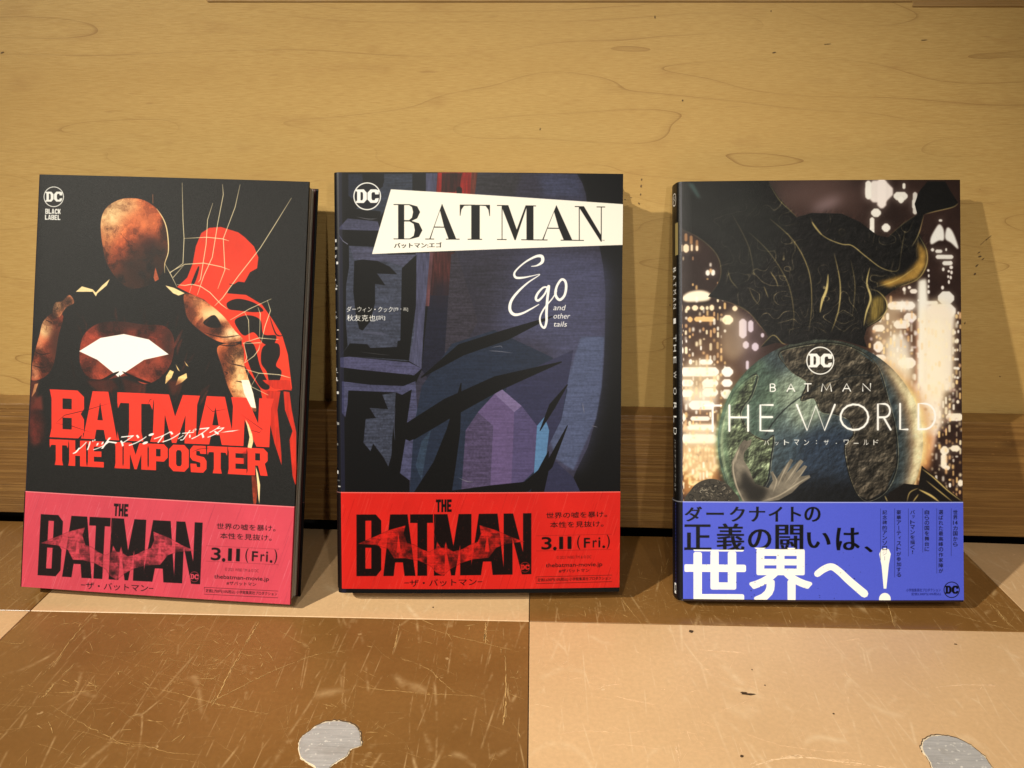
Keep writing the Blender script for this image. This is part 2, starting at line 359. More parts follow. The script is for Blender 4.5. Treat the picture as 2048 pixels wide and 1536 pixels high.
def boxblur(a, r):
    r = int(r)
    if r < 1: return a
    for _ in range(2):
        for ax in (0, 1):
            pad = [(0, 0), (0, 0)]; pad[ax] = (r+1, r)
            c = np.cumsum(np.pad(a, pad, mode='edge'), axis=ax, dtype=np.float64)
            a = ((c[2*r+1:]-c[:-2*r-1]) if ax == 0 else (c[:, 2*r+1:]-c[:, :-2*r-1]))/(2*r+1)
    return a.astype(np.float32)
SS = 4
def cover(loops, W, H, pad=0):
    """exact-in-x, 4x in y coverage mask of (signed) loops -> (x0, y0, mask)"""
    allp = np.concatenate(loops)
    x0 = max(0, int(np.floor(allp[:, 0].min()))-1-pad); x1 = min(W, int(np.ceil(allp[:, 0].max()))+2+pad)
    y0 = max(0, int(np.floor(allp[:, 1].min()))-1-pad); y1 = min(H, int(np.ceil(allp[:, 1].max()))+2+pad)
    if x1 <= x0 or y1 <= y0: return None
    A = np.concatenate(loops); B = np.concatenate([np.roll(l, -1, 0) for l in loops])
    ay, by = (A[:, 1]-y0)*SS, (B[:, 1]-y0)*SS; ax, bx = A[:, 0]-x0, B[:, 0]-x0
    sg = np.where(by > ay, 1.0, -1.0); lo = np.minimum(ay, by); hi = np.maximum(ay, by)
    r0 = np.maximum(np.ceil(lo-.5), 0).astype(int); r1 = np.minimum(np.ceil(hi-.5), (y1-y0)*SS).astype(int)
    cnt = np.maximum(r1-r0, 0); idx = np.repeat(np.arange(len(cnt)), cnt)
    if len(idx) == 0: return None
    row = np.arange(len(idx))-np.repeat(np.cumsum(cnt)-cnt, cnt)+r0[idx]
    t = (row+.5-ay[idx])/(by[idx]-ay[idx]); x = ax[idx]+t*(bx[idx]-ax[idx])
    ww = x1-x0; x = np.clip(x, 0, ww-1e-4); k = x.astype(int); f = x-k; rr = row//SS
    n = (ww+1)*(y1-y0); base = rr*(ww+1)+k
    acc = np.bincount(base, sg[idx]*(1-f), n)+np.bincount(base+1, sg[idx]*f, n+1)[:n]
    m = np.clip(np.abs(np.cumsum(acc.reshape(y1-y0, ww+1), axis=1)[:, :ww])/SS, 0, 1)
    return x0, y0, m.astype(np.float32)
_font_cache = {}
def glyphs(s, bold=0.0):
    key = (s, bold)
    if key in _font_cache: return _font_cache[key]
    cu = bpy.data.curves.new('type', 'FONT'); cu.body = s; cu.offset = bold; cu.resolution_u = 4
    o = bpy.data.objects.new('type', cu); COL.objects.link(o)
    dg = bpy.context.evaluated_depsgraph_get(); me = o.evaluated_get(dg).to_mesh()
    v = np.array([q.co[:2] for q in me.vertices]) if len(me.vertices) else np.zeros((3, 2))
    loops = []
    for p in me.polygons:
        l = v[list(p.vertices)]; a = np.sum(l[:, 0]*np.roll(l[:, 1], -1)-np.roll(l[:, 0], -1)*l[:, 1])
        if abs(a) < 1e-9: continue
        loops.append(l if a > 0 else l[::-1])
    bpy.data.objects.remove(o); bpy.data.curves.remove(cu)
    lo, hi = v.min(0), v.max(0); sz = np.maximum(hi-lo, 1e-6)
    loops = [np.stack([(l[:, 0]-lo[0])/sz[0], 1-(l[:, 1]-lo[1])/sz[1]], 1) for l in loops] or [np.zeros((3, 2))]
    _font_cache[key] = loops; return loops

PPM = 5000  # canvas pixels per metre
class Canvas:
    def __init__(s, book, left, zlo, zhi, bg):
        s.bk = book; s.left = left; s.z1 = zhi
        s.W = int((left+book['w'])*PPM); s.H = int((zhi-zlo)*PPM)
        s.im = np.ones((s.H, s.W, 3), np.float32)*np.array(bg, np.float32)/255
        s.tf = lambda p: p
    def P(s, pts):
        """photo pixels (through the current crop transform) -> canvas pixels on the cover plane"""
        out = []
        for p in np.atleast_2d(pts):
            px, py = s.tf(p); d = ray(px, py); o, R = s.bk['o'], s.bk['R']; n = R[:, 1]
            t = ((o-CP)@n)/(d@n); l = R.T@(CP+t*d-o)
            out.append(((l[0]+s.left)*PPM, (s.z1-l[2])*PPM))
        return np.array(out)
    def put(s, r, color, alpha=1.0, blur=0, tex=0.0, grain=None, cell=None):
        if r is None: return
        x0, y0, m = r
        if blur: m = boxblur(m, blur)
        if grain is not None: m = m*grain[y0:y0+m.shape[0], x0:x0+m.shape[1]]
        m = (m*alpha)[..., None]; sub = s.im[y0:y0+m.shape[0], x0:x0+m.shape[1]]
        c = np.array(color, np.float32)/255
        if tex:
            nz = TEX[cell or 'brush'][y0:y0+m.shape[0], x0:x0+m.shape[1]][..., None]; c = np.clip(c*(1+tex*(nz-.5)*2), 0, 1)
        sub[...] = sub*(1-m)+c*m
    def fill(s, pts, color, smooth=False, holes=(), **k):
        blur = k.get('blur', 0); pts = np.array(pts, float)
        if smooth: pts = cr(pts, True, 7)
        r = cover([s.P(pts)], s.W, s.H, blur*2)
        if r is None: return
        for h in holes:
            h = np.array(h, float)
            q = cover([s.P(cr(h, True, 7) if smooth else h)], s.W, s.H)
            if q is None: continue
            full = np.zeros((s.H, s.W), np.float32); full[q[1]:q[1]+q[2].shape[0], q[0]:q[0]+q[2].shape[1]] = q[2]
            r = (r[0], r[1], r[2]*(1-full[r[1]:r[1]+r[2].shape[0], r[0]:r[0]+r[2].shape[1]]))
        s.put(r, color, **k)
    def strokes(s, pts, wd, smooth=True, closed=False, taper=False, n=8):
        pts = np.array(pts, float)
        wds = np.array(wd, float) if hasattr(wd, '__len__') else np.full(len(pts), float(wd))
        if smooth:
            q = cr(np.column_stack([pts, wds]), closed, n); pts, wds = q[:, :2], q[:, 2]
        C = s.P(pts); k = np.linalg.norm(s.P([pts[0]+[1, 0]])-s.P([pts[0]]))
        wds = np.maximum(wds, .3)*k/2
        if closed: C = np.vstack([C, C[:1]]); wds = np.append(wds, wds[0])
        t = np.gradient(C, axis=0); t /= (np.linalg.norm(t, axis=1)[:, None]+1e-9); nr = np.stack([-t[:, 1], t[:, 0]], 1)
        if taper: wds = wds*np.sin(np.linspace(.15, math.pi-.1, len(wds)))
        a, b = C+nr*wds[:, None], C-nr*wds[:, None]; L = []
        for i in range(len(C)-1):
            q = np.array([a[i], a[i+1], b[i+1], b[i]]); ar = np.sum(q[:, 0]*np.roll(q[:, 1], -1)-np.roll(q[:, 0], -1)*q[:, 1])
            L.append(q if ar > 0 else q[::-1])
        ang = np.linspace(0, 2*math.pi, 9)[:-1]
        if not taper:
            for i in (0, len(C)-1): L.append(C[i]+wds[i]*np.stack([np.cos(ang), np.sin(ang)], 1))
        return L
    def stroke(s, pts, wd, color, alpha=1.0, blur=0, tex=0.0, cell=None, **k):
        s.put(cover(s.strokes(pts, wd, **k), s.W, s.H, blur*2), color, alpha, blur, tex, cell=cell)
    def text(s, body, tl, tr, bl, color, bold=0.0, alpha=1.0, mincho=0, blur=0):
        tl, tr, bl = map(np.array, (tl, tr, bl)); L = []
        for l in glyphs(body, 0.0): L.append(s.P(tl+l[:, :1]*(tr-tl)+l[:, 1:]*(bl-tl)))
        hp = np.linalg.norm(s.P([bl])-s.P([tl])); rd = max(0.0, bold)*hp*1.1
        r = cover(L, s.W, s.H, mincho+blur*2+int(rd)+2)
        if r is None: return
        m = r[2]
        if rd > .05:
            q = m.copy(); n = int(math.ceil(rd))
            for dy in range(-n, n+1):
                for dx in range(-n, n+1):
                    k = min(1.0, max(0.0, rd+.5-math.hypot(dx, dy)))
                    if k <= 0 or (dx == 0 and dy == 0): continue
                    sh = np.roll(np.roll(m, dy, 0), dx, 1); q = np.maximum(q, sh*k)
            m = q
        if mincho:
            q = m.copy()
            for d in range(1, mincho+1): q[:, d:] = np.maximum(q[:, d:], m[:, :-d])
            m = q
        s.put((r[0], r[1], m), color, alpha, blur)
    def trect(s, body, x0, y0, x1, y1, color, **k): s.text(body, (x0, y0), (x1, y0), (x0, y1), color, **k)
    def letter(s, ch, q, color, table, **k):
        """block letter ch on the quad q = TL, TR, BR, BL"""
        q = [np.array(p, float) for p in q]
        def mp(pts):
            p = np.array(pts, float); u, v = p[:, :1], p[:, 1:]
            return (q[0]*(1-u)+q[1]*u)*(1-v)+(q[3]*(1-u)+q[2]*u)*v
        adds, subs = table[ch]
        for a in adds: s.fill(mp(a), color, holes=[mp(h) for h in subs], **k)
    def word(s, letters, top, bot, color, table, **k):
        """letters: (char, x0, x1) ; top/bot: two points each giving the cap line and base line"""
        def y(line, x): (xa, ya), (xb, yb) = line; return ya+(yb-ya)*(x-xa)/(xb-xa)
        for it in letters:
            ch, x0, x1 = it[:3]; sh = it[3] if len(it) > 3 else 0
            s.letter(ch, ((x0, y(top, x0)), (x1, y(top, x1)), (x1-sh, y(bot, x1)), (x0-sh, y(bot, x0))), color, table, **k)
    def ring(s, c, r, wd, color, **k):
        a = np.linspace(0, 2*math.pi, 41)[:-1]
        s.stroke(np.stack([c[0]+r*np.cos(a), c[1]+r*np.sin(a)], 1), wd, color, smooth=False, closed=True, **k)
    def dot(s, c, rx, ry, color, rot=0.0, **k):
        a = np.linspace(0, 2*math.pi, 17)[:-1]; x, y = rx*np.cos(a), ry*np.sin(a)
        s.fill(np.stack([c[0]+x*math.cos(rot)-y*math.sin(rot), c[1]+x*math.sin(rot)+y*math.cos(rot)], 1), color, **k)
    def rrect(s, x0, y0, x1, y1, color, **k):
        r = min(x1-x0, y1-y0)*.35
        s.fill([(x0+r, y0), (x1-r, y0), (x1, y0+r), (x1, y1-r), (x1-r, y1), (x0+r, y1), (x0, y1-r), (x0, y0+r)], color, **k)
    def image(s, name, gain=1.0):
        a = np.ones((s.H, s.W, 4), np.float32); t = np.clip(s.im, 0, 1); t = t*.72+(t*t*(3-2*t))*.28; a[..., :3] = np.clip(t*.925-.012, 0, 1)
        im = bpy.data.images.new(name, s.W, s.H); im.pixels.foreach_set(a[::-1].ravel()); im.update(); im.pack(); return im
TEX = {'brush': vnoise(1500, 1100, 5, 3, 3, 1.0)*.5+vnoise(1500, 1100, 3, 4, 2, 14)*.5, 'wash': vnoise(1500, 1100, 90, 5, 5),
       'grain': vnoise(1500, 1100, 2, 6, 1), 'rock': vnoise(1500, 1100, 26, 9, 4), 'vert': vnoise(1500, 1100, 40, 12, 3, .12)}
q4 = np.floor(vnoise(1500, 1100, 46, 21, 5)*11)/11; TEX['patch'] = np.clip((q4-.5)*1.8+.5, 0, 1)*.85+TEX['grain']*.15

def slab(f=.0):
    g = {}
    g['B'] = ([[(0, 0), (.80, 0), (1, .13), (1, .38), (.90, .49), (1, .60), (1, .87), (.82, 1), (0, 1)]], [[(.34, .18), (.62, .18), (.62, .40), (.34, .40)], [(.34, .58), (.62, .58), (.62, .82), (.34, .82)]])
    g['A'] = ([[(.28, 0), (.74, 0), (1, 1), (.66, 1), (.61, .80), (.39, .80), (.34, 1), (0, 1)]], [[(.50, .22), (.58, .60), (.42, .60)]])
    g['T'] = ([[(0, 0), (1, 0), (1, .22), (.67, .22), (.67, 1), (.33, 1), (.33, .22), (0, .22)]], [])
    g['M'] = ([[(0, 0), (.34, 0), (.50, .45), (.66, 0), (1, 0), (1, 1), (.74, 1), (.74, .42), (.55, 1), (.45, 1), (.26, .42), (.26, 1), (0, 1)]], [])
    g['N'] = ([[(0, 0), (.36, 0), (.68, .52), (.68, 0), (1, 0), (1, 1), (.66, 1), (.32, .46), (.32, 1), (0, 1)]], [])
    g['H'] = ([[(0, 0), (.36, 0), (.36, .38), (.64, .38), (.64, 0), (1, 0), (1, 1), (.64, 1), (.64, .60), (.36, .60), (.36, 1), (0, 1)]], [])
    g['E'] = ([[(0, 0), (1, 0), (1, .22), (.38, .22), (.38, .39), (.85, .39), (.85, .60), (.38, .60), (.38, .79), (1, .79), (1, 1), (0, 1)]], [])
    g['I'] = ([[(0, 0), (1, 0), (1, 1), (0, 1)]], [])
    g['P'] = ([[(0, 0), (.80, 0), (1, .15), (1, .50), (.80, .66), (.38, .66), (.38, 1), (0, 1)]], [[(.38, .19), (.62, .19), (.62, .47), (.38, .47)]])
    g['O'] = ([[(.22, 0), (.78, 0), (1, .18), (1, .82), (.78, 1), (.22, 1), (0, .82), (0, .18)]], [[(.42, .20), (.58, .20), (.64, .28), (.64, .72), (.58, .80), (.42, .80), (.36, .72), (.36, .28)]])
    g['S'] = ([[(.2, 0), (.95, 0), (.98, .30), (.62, .30), (.58, .20), (.38, .20), (.38, .36), (.85, .42), (1, .56), (1, .85), (.8, 1), (.05, 1), (.02, .68), (.38, .68), (.42, .80), (.62, .80), (.62, .63), (.15, .56), (0, .44), (0, .15)]], [])
    g['R'] = ([[(0, 0), (.80, 0), (1, .15), (1, .45), (.86, .56), (1, 1), (.64, 1), (.52, .64), (.38, .64), (.38, 1), (0, 1)]], [[(.38, .19), (.62, .19), (.62, .45), (.38, .45)]])
    g['D'] = ([[(0, 0), (.72, 0), (1, .25), (1, .75), (.72, 1), (0, 1), (0, .84), (.10, .84), (.10, .16), (0, .16)]], [[(.42, .2), (.58, .2), (.64, .32), (.64, .68), (.58, .8), (.42, .8)]])
    g['C'] = ([[(.28, 0), (.80, 0), (.84, .05), (1, .05), (1, .38), (.68, .38), (.64, .22), (.44, .22), (.36, .32), (.36, .68), (.44, .80), (.64, .80), (.68, .68), (1, .64), (.96, .86), (.80, 1), (.28, 1), (0, .75), (0, .25)]], [])
    g['L'] = ([[(0, 0), (.40, 0), (.40, .78), (1, .78), (1, 1), (0, 1)]], [])
    g['K'] = ([[(0, 0), (.38, 0), (.38, .38), (.62, 0), (1, 0), (.72, .48), (1, 1), (.62, 1), (.38, .60), (.38, 1), (0, 1)]], [])
    return g
SL = slab()
def flare(g):   # small slab serifs on the feet and caps
    o = {}
    for k_, (a, h) in g.items():
        L = []
        for l in a:
            L.append(l)
        if k_ in 'BHIMNPERDTAK':
            feet = {'B': [(0, 0), (0, 1)], 'H': [(0, 0), (0, 1), (1, 0), (1, 1)], 'I': [(0, 0), (0, 1), (1, 0), (1, 1)], 'M': [(0, 0), (0, 1), (1, 1), (1, 0)], 'N': [(0, 0), (0, 1), (1, 0)],
                    'P': [(0, 0), (0, 1)], 'E': [(0, 0), (0, 1)], 'R': [(0, 0), (0, 1)], 'D': [], 'T': [(.33, 1), (.67, 1)], 'A': [(0, 1), (1, 1)], 'K': [(0, 0), (0, 1)]}[k_]
            for fx, fy in feet:
                sgn = -1 if fx < .5 else 1; vy = 1 if fy == 0 else -1; e = .06*(1 if k_ != 'I' else 2.5)
                L.append([(fx, fy), (fx+sgn*e, fy), (fx+sgn*e*.7, fy+vy*.05), (fx, fy+vy*.2)])
        o[k_] = (L, h)
    return o
SLF = flare(SL)
SLF['T'][0].append([(0, .2), (.02, .34), (.10, .2)]); SLF['T'][0].append([(1, .2), (.98, .34), (.90, .2)])
DID = {}
h_, k_ = .022, .26
DID['B'] = ([[(0, 0), (.55, 0), (.82, .06), (.92, .22), (.82, .40), (.62, .475), (.88, .54), (1, .74), (.88, .93), (.55, 1), (0, 1), (0, 1-h_), (.16, 1-h_), (.16, h_), (0, h_)]],
    [[(.16+k_*.8, h_), (.54, h_), (.64, .08), (.68, .22), (.64, .38), (.54, .455), (.16+k_*.8, .455)], [(.16+k_*.8, .49), (.56, .49), (.70, .56), (.74, .74), (.70, .90), (.56, 1-h_), (.16+k_*.8, 1-h_)]])
DID['A'] = ([[(.49, -.02), (.90, 1-h_), (1, 1-h_), (1, 1), (.60, 1), (.60, 1-h_), (.68, 1-h_), (.56, .66), (.255, .66), (.155, 1-h_), (.26, 1-h_), (.26, 1), (0, 1), (0, 1-h_), (.125, 1-h_)]], [[(.43, .17), (.55, .635), (.265, .635)]])
DID['T'] = ([[(0, 0), (1, 0), (1, .32), (.985, .32), (.95, .14), (.86, .03), (.66, h_), (.66, 1-h_), (.74, 1-h_), (.74, 1), (.26, 1), (.26, 1-h_), (.38, 1-h_), (.38, h_), (.14, .03), (.05, .14), (.015, .32), (0, .32)]], [])
DID['M'] = ([[(0, 0), (.26, 0), (.455, .70), (.66, 0), (.90, 0), (.90, h_), (.84, h_), (.84, 1-h_), (.96, 1-h_), (.96, 1), (.56, 1), (.56, 1-h_), (.68, 1-h_), (.68, .06), (.43, 1), (.405, 1), (.125, .10), (.125, 1-h_), (.22, 1-h_), (.22, 1), (0, 1), (0, 1-h_), (.11, 1-h_), (.11, h_), (0, h_)]], [])
DID['N'] = ([[(0, 0), (.30, 0), (.86, .82), (.86, h_), (.72, h_), (.72, 0), (1, 0), (1, h_), (.885, h_), (.885, 1.02), (.86, 1.02), (.16, .06), (.16, 1-h_), (.30, 1-h_), (.30, 1), (0, 1), (0, 1-h_), (.135, 1-h_), (.135, h_), (0, h_)]], [])

def dc_logo(c, cx, cy, r, color, inner=None):
    if inner is not None: c.dot((cx, cy), r, r, inner)
    c.ring((cx, cy), r, r*.085, color)
    t, b = cy-r*.52, cy+r*.50
    c.word([('D', cx-r*.84, cx-r*.02), ('C', cx+r*.02, cx+r*.88)], ((0, t), (1, t)), ((0, b), (1, b)), color, SL)

# ------------------------------------------------------------------ the three books: pose
def rot(th, ph, rh):
    c, s = math.cos(rh), math.sin(rh); Ry = np.array([[c, 0, -s], [0, 1, 0], [s, 0, c]])
    c, s = math.cos(th), math.sin(th); Rx = np.array([[1, 0, 0], [0, c, s], [0, -s, c]])
    c, s = math.cos(ph), math.sin(ph); Rz = np.array([[c, -s, 0], [s, c, 0], [0, 0, 1]])
    return Rz@Rx@Ry
POSE = [(-.315068, .404310, .326685, -.048173, -.016248, .171620, .255825, .018), (-.1166, .403357, .272, .045806, -.0017029, .1733, .255349, .029),
        (.0920, .404953, .338473, .0037114, .013452, .1717, .257085, .0190)]
BK = []
for X, Y, th, ph, rh, w_, h_b, t_ in POSE:
    R = rot(th, ph, rh); o = np.array([X, Y, t_*math.sin(th)])
    # let the lowest corner touch the shelf
    low = min((o+R@np.array([a, t_, 0]))[2] for a in (0, w_)); o[2] -= low
    BK.append(dict(o=o, R=R, w=w_, h=h_b, t=t_))
def crop(x0, y0, sc): return lambda p: (x0+p[0]/sc, y0+p[1]/sc)
A_ = crop(40, 340, 3.2); B_ = crop(40, 760, 3.338); C_ = crop(650, 340, 3.303); D_ = crop(650, 760, 3.303); E_ = crop(1330, 340, 3.357); F_ = crop(1330, 770, 3.357)
def local_z(b, tf, p):
    px, py = tf(p); d = ray(px, py); n = b['R'][:, 1]; t = ((b['o']-CP)@n)/(d@n); return (b['R'].T@(CP+t*d-b['o']))[2]
#ART_BEGIN
exec_art = True
# ---- cover 1: black with cracked glass lines, russet painted masses, red block title
def cover1():
    b = BK[0]; c = Canvas(b, b['t'], 0, b['h'], (24, 24, 24)); c.tf = A_
    H, W = c.H, c.W
    c.im += (TEX['grain'][:H, :W, None]-.5)*.07
    # right: flat red painted mass
    red = (222, 62, 36)
    c.fill([(1010, 750), (1075, 690), (1110, 600), (1130, 490), (1165, 405), (1215, 372), (1290, 366), (1400, 400), (1440, 430), (1500, 490), (1528, 560), (1520, 630), (1475, 655), (1440, 720), (1400, 715), (1345, 750), (1330, 790), (1450, 800),
            (1550, 860), (1620, 960), (1680, 1060), (1715, 1180), (1742, 1400), (1600, 1420), (1560, 1500), (1540, 1400), (1430, 1240), (1420, 1080), (1300, 930), (1180, 830), (1090, 790)], red, smooth=False, tex=.10, cell='wash')
    for q in ([(1330, 850), (1400, 825), (1500, 850), (1560, 900), (1500, 910), (1400, 900), (1340, 890)], [(1380, 960), (1460, 930), (1540, 960), (1560, 1050), (1640, 1060), (1620, 1120), (1560, 1110), (1500, 1040), (1440, 1060), (1400, 1020)],
              [(1560, 1130), (1650, 1110), (1665, 1180), (1640, 1250), (1675, 1290), (1650, 1370), (1600, 1360), (1580, 1290), (1545, 1230)], [(1440, 1110), (1500, 1120), (1540, 1260), (1600, 1390), (1540, 1390), (1470, 1250)], [(1110, 700), (1145, 620), (1150, 640), (1125, 720), (1100, 740)]):
        c.fill(q, (22, 20, 20), smooth=True)
    for q, w in (([(1380, 790), (1420, 775), (1470, 790)], 12), ([(1340, 730), (1400, 745), (1430, 770)], 10), ([(1600, 940), (1640, 1050), (1690, 1060)], 8)): c.stroke(q, w, (22, 20, 20), taper=True)
    c.tf = B_
    for q in ([(1620, 0), (1800, 0), (1815, 70), (1700, 60), (1640, 20)], [(1640, 70), (1740, 75), (1720, 200), (1745, 480), (1748, 570), (1700, 420), (1660, 250)], [(1760, 75), (1800, 80), (1815, 200), (1845, 350), (1845, 720), (1820, 640), (1800, 400), (1820, 340), (1770, 200)]):
        c.fill(q, (190, 48, 28), tex=.15, cell='vert')
    c.tf = A_
    # painted masses in watercolour patches
    def wash(poly, base, lights, darks, smooth=True):
        r = cover([c.P(cr(np.array(poly, float), True, 7) if smooth else poly)], W, H, 0)
        full = np.zeros((H, W), np.float32); full[r[1]:r[1]+r[2].shape[0], r[0]:r[0]+r[2].shape[1]] = r[2]
        keep = c.im.copy(); c.im[...] = keep*(1-full[..., None])+np.array(base, np.float32)/255*full[..., None]
        g = np.clip(1+(TEX['patch'][:H, :W]-.5)*1.5, .3, 1.8)
        c.im[...] = c.im*(1-full[..., None])+c.im*g[..., None]*full[..., None]
        for (x, y, rx, ry, col, al, bl) in lights+darks:
            c.dot((x, y), rx, ry, col, alpha=al, blur=bl, grain=np.clip(TEX['patch'][:H, :W]*1.3+.1, 0, 1)*full)
    cream, rus, blk = (246, 216, 160), (170, 84, 48), (22, 20, 20)
    wash([(522, 400), (528, 300), (565, 235), (640, 192), (720, 182), (800, 196), (870, 240), (920, 305), (950, 400), (952, 500), (940, 590), (900, 680), (820, 740), (720, 760), (650, 720), (590, 650), (548, 560)], rus,
         [(570, 300, 90, 120, cream, .95, 24), (640, 230, 130, 60, cream, .9, 20), (560, 450, 40, 110, (225, 165, 110), .7, 16), (800, 330, 110, 80, (190, 112, 72), .7, 24)],
         [(850, 610, 170, 170, blk, 1, 20), (760, 720, 220, 140, blk, 1, 20), (830, 480, 60, 70, (70, 32, 24), .8, 14), (900, 560, 60, 110, blk, .6, 20), (690, 600, 50, 25, blk, .9, 8), (620, 560, 60, 90, (130, 60, 36), .6, 16)])
    c.stroke([(880, 250), (925, 320), (948, 400), (955, 520), (932, 600), (932, 660)], [2, 6, 7, 6, 4, 2], cream)
    c.stroke([(855, 160), (856, 215)], 4, (150, 100, 70)); c.stroke([(680, 440), (740, 520)], 2, (90, 40, 25)); c.stroke([(650, 410), (700, 470)], 2, (90, 40, 25))
    c.fill([(860, 690), (872, 625), (895, 700), (870, 715)], (170, 90, 60), tex=.2)
    wash([(150, 970), (215, 915), (280, 935), (250, 1060), (215, 1250), (150, 1330), (66, 1336), (90, 1190), (125, 1060)], (132, 62, 40), [(160, 1010, 45, 70, cream, .9, 12), (120, 1120, 30, 60, (225, 150, 110), .8, 10), (95, 1290, 30, 60, (235, 180, 140), .7, 8)],
         [(235, 1120, 50, 130, blk, .7, 16)])
    wash([(212, 895), (230, 850), (275, 838), (320, 800), (350, 850), (300, 880), (255, 940), (220, 930)], (205, 130, 90), [(240, 870, 30, 30, cream, .9, 6)], [(310, 840, 30, 25, blk, .5, 6)])
    for q in ([(360, 780), (400, 745), (470, 765), (490, 785), (530, 740), (580, 698), (560, 740), (500, 790), (490, 810), (470, 780), (400, 780)], [(935, 740), (990, 755), (1060, 790), (1020, 805), (985, 790), (960, 765)]): c.fill(q, cream, tex=.1)
    wash([(1055, 800), (1110, 800), (1200, 848), (1300, 930), (1380, 1030), (1425, 1090), (1300, 1105), (1180, 1045), (1085, 960), (1060, 880)], (165, 88, 55),
         [(1250, 930, 110, 50, cream, .9, 14), (1360, 1050, 80, 40, (250, 226, 175), .95, 10), (1150, 850, 60, 40, (230, 170, 120), .8, 10)], [(1200, 1020, 120, 40, (70, 30, 22), .8, 14), (1090, 900, 30, 80, (80, 36, 26), .8, 10)])
    wash([(1270, 1130), (1420, 1120), (1440, 1260), (1480, 1380), (1515, 1535), (1470, 1530), (1400, 1500), (1340, 1400), (1300, 1270)], (180, 100, 60), [(1400, 1300, 50, 160, (250, 220, 160), .95, 14), (1470, 1440, 40, 90, (255, 240, 200), 1, 8)], [(1300, 1250, 35, 130, (80, 36, 26), .9, 14)])
    c.fill([(1190, 960), (1250, 930), (1290, 1000), (1230, 1010), (1180, 985)], blk, smooth=True)
    for q in ([(1180, 1040), (1300, 1070), (1420, 1055)], [(1280, 1120), (1360, 1125), (1425, 1105)], [(1350, 1240), (1400, 1250), (1440, 1260)], [(1380, 1350), (1430, 1360), (1470, 1385)], [(1310, 1290), (1330, 1300), (1320, 1310)], [(90, 1160), (140, 1180), (200, 1170)], [(80, 1250), (150, 1265), (200, 1240)], [(165, 960), (200, 975), (205, 985)]):
        c.stroke(q, 7, (45, 18, 14), taper=True)
    rt = random.Random(12)
    for _ in range(70):   # loose dark-russet brushwork between the masses
        x, y = rt.uniform(260, 1240), rt.uniform(860, 1420); L = rt.uniform(40, 150); an = 1.57+(x-700)*.0011+rt.uniform(-.25, .25)
        c.stroke([(x, y), (x+L*.5*math.cos(an)+rt.uniform(-10, 10), y+L*.5*math.sin(an)), (x+L*math.cos(an), y+L*math.sin(an))], rt.uniform(5, 22), rt.choice(((60, 28, 22), (44, 24, 20), (88, 40, 30), (20, 18, 18))), taper=True, alpha=.55, tex=.5, cell='patch', blur=1)
    # dark russet oval with a plain white mark
    wash([(385, 1170), (410, 1060), (500, 985), (640, 970), (800, 990), (930, 1000), (990, 1080), (975, 1230), (900, 1330), (800, 1370), (700, 1320), (560, 1340), (450, 1330), (395, 1260)], (112, 48, 34),
         [(560, 1240, 120, 60, (140, 68, 48), .7, 16), (830, 1250, 100, 80, (146, 70, 50), .7, 16)], [(700, 985, 220, 40, blk, .8, 16), (960, 1110, 50, 120, blk, .7, 14)])
    c.fill([(382, 1160), (520, 1075), (670, 1050), (830, 1085), (957, 1180), (800, 1215), (635, 1325), (500, 1215)], (250, 248, 240))
    for q, w in (([(420, 1340), (520, 1350), (600, 1310), (640, 1290)], 20), ([(660, 1290), (760, 1340), (860, 1370)], 18), ([(430, 1370), (560, 1390), (640, 1360)], 12), ([(640, 1310), (650, 1400)], 10)): c.stroke(q, w, (26, 14, 12), taper=True)
    for q in ([(430, 1350), (600, 1340), (640, 1400), (520, 1440)], [(660, 1330), (800, 1380), (780, 1440), (680, 1430)]): c.fill(q, (86, 36, 26), tex=.3, cell='patch', alpha=.7, blur=3)
    for q in ([(935, 1370), (940, 1320), (965, 1280), (990, 1290), (975, 1330)], [(1000, 1380), (1020, 1325), (1070, 1300), (1075, 1330), (1040, 1360)], [(1000, 1240), (1030, 1290), (1015, 1280)], [(1055, 1220), (1085, 1260), (1070, 1250)], [(75, 1455), (95, 1370), (118, 1365), (100, 1420)]): c.fill(q, (245, 205, 140), tex=.2)
    c.fill([(65, 1536), (100, 1460), (140, 1440), (150, 1536)], (120, 52, 40), alpha=.8, blur=4)
    c.tf = B_
    c.fill([(62, 250), (100, 180), (160, 260), (150, 400), (90, 440), (65, 350)], (110, 44, 36), smooth=True, alpha=.75, blur=8, tex=.5, cell='patch')
    c.fill([(60, 230), (110, 120), (130, 0), (60, 0)], (120, 56, 42), alpha=.6, blur=5, tex=.4, cell='patch')
    c.fill([(985, 0), (1095, 0), (1060, 80), (1020, 110)], (95, 42, 30), alpha=.7, blur=5)
    c.tf = A_
    # crack lines
    cl = (240, 222, 180)
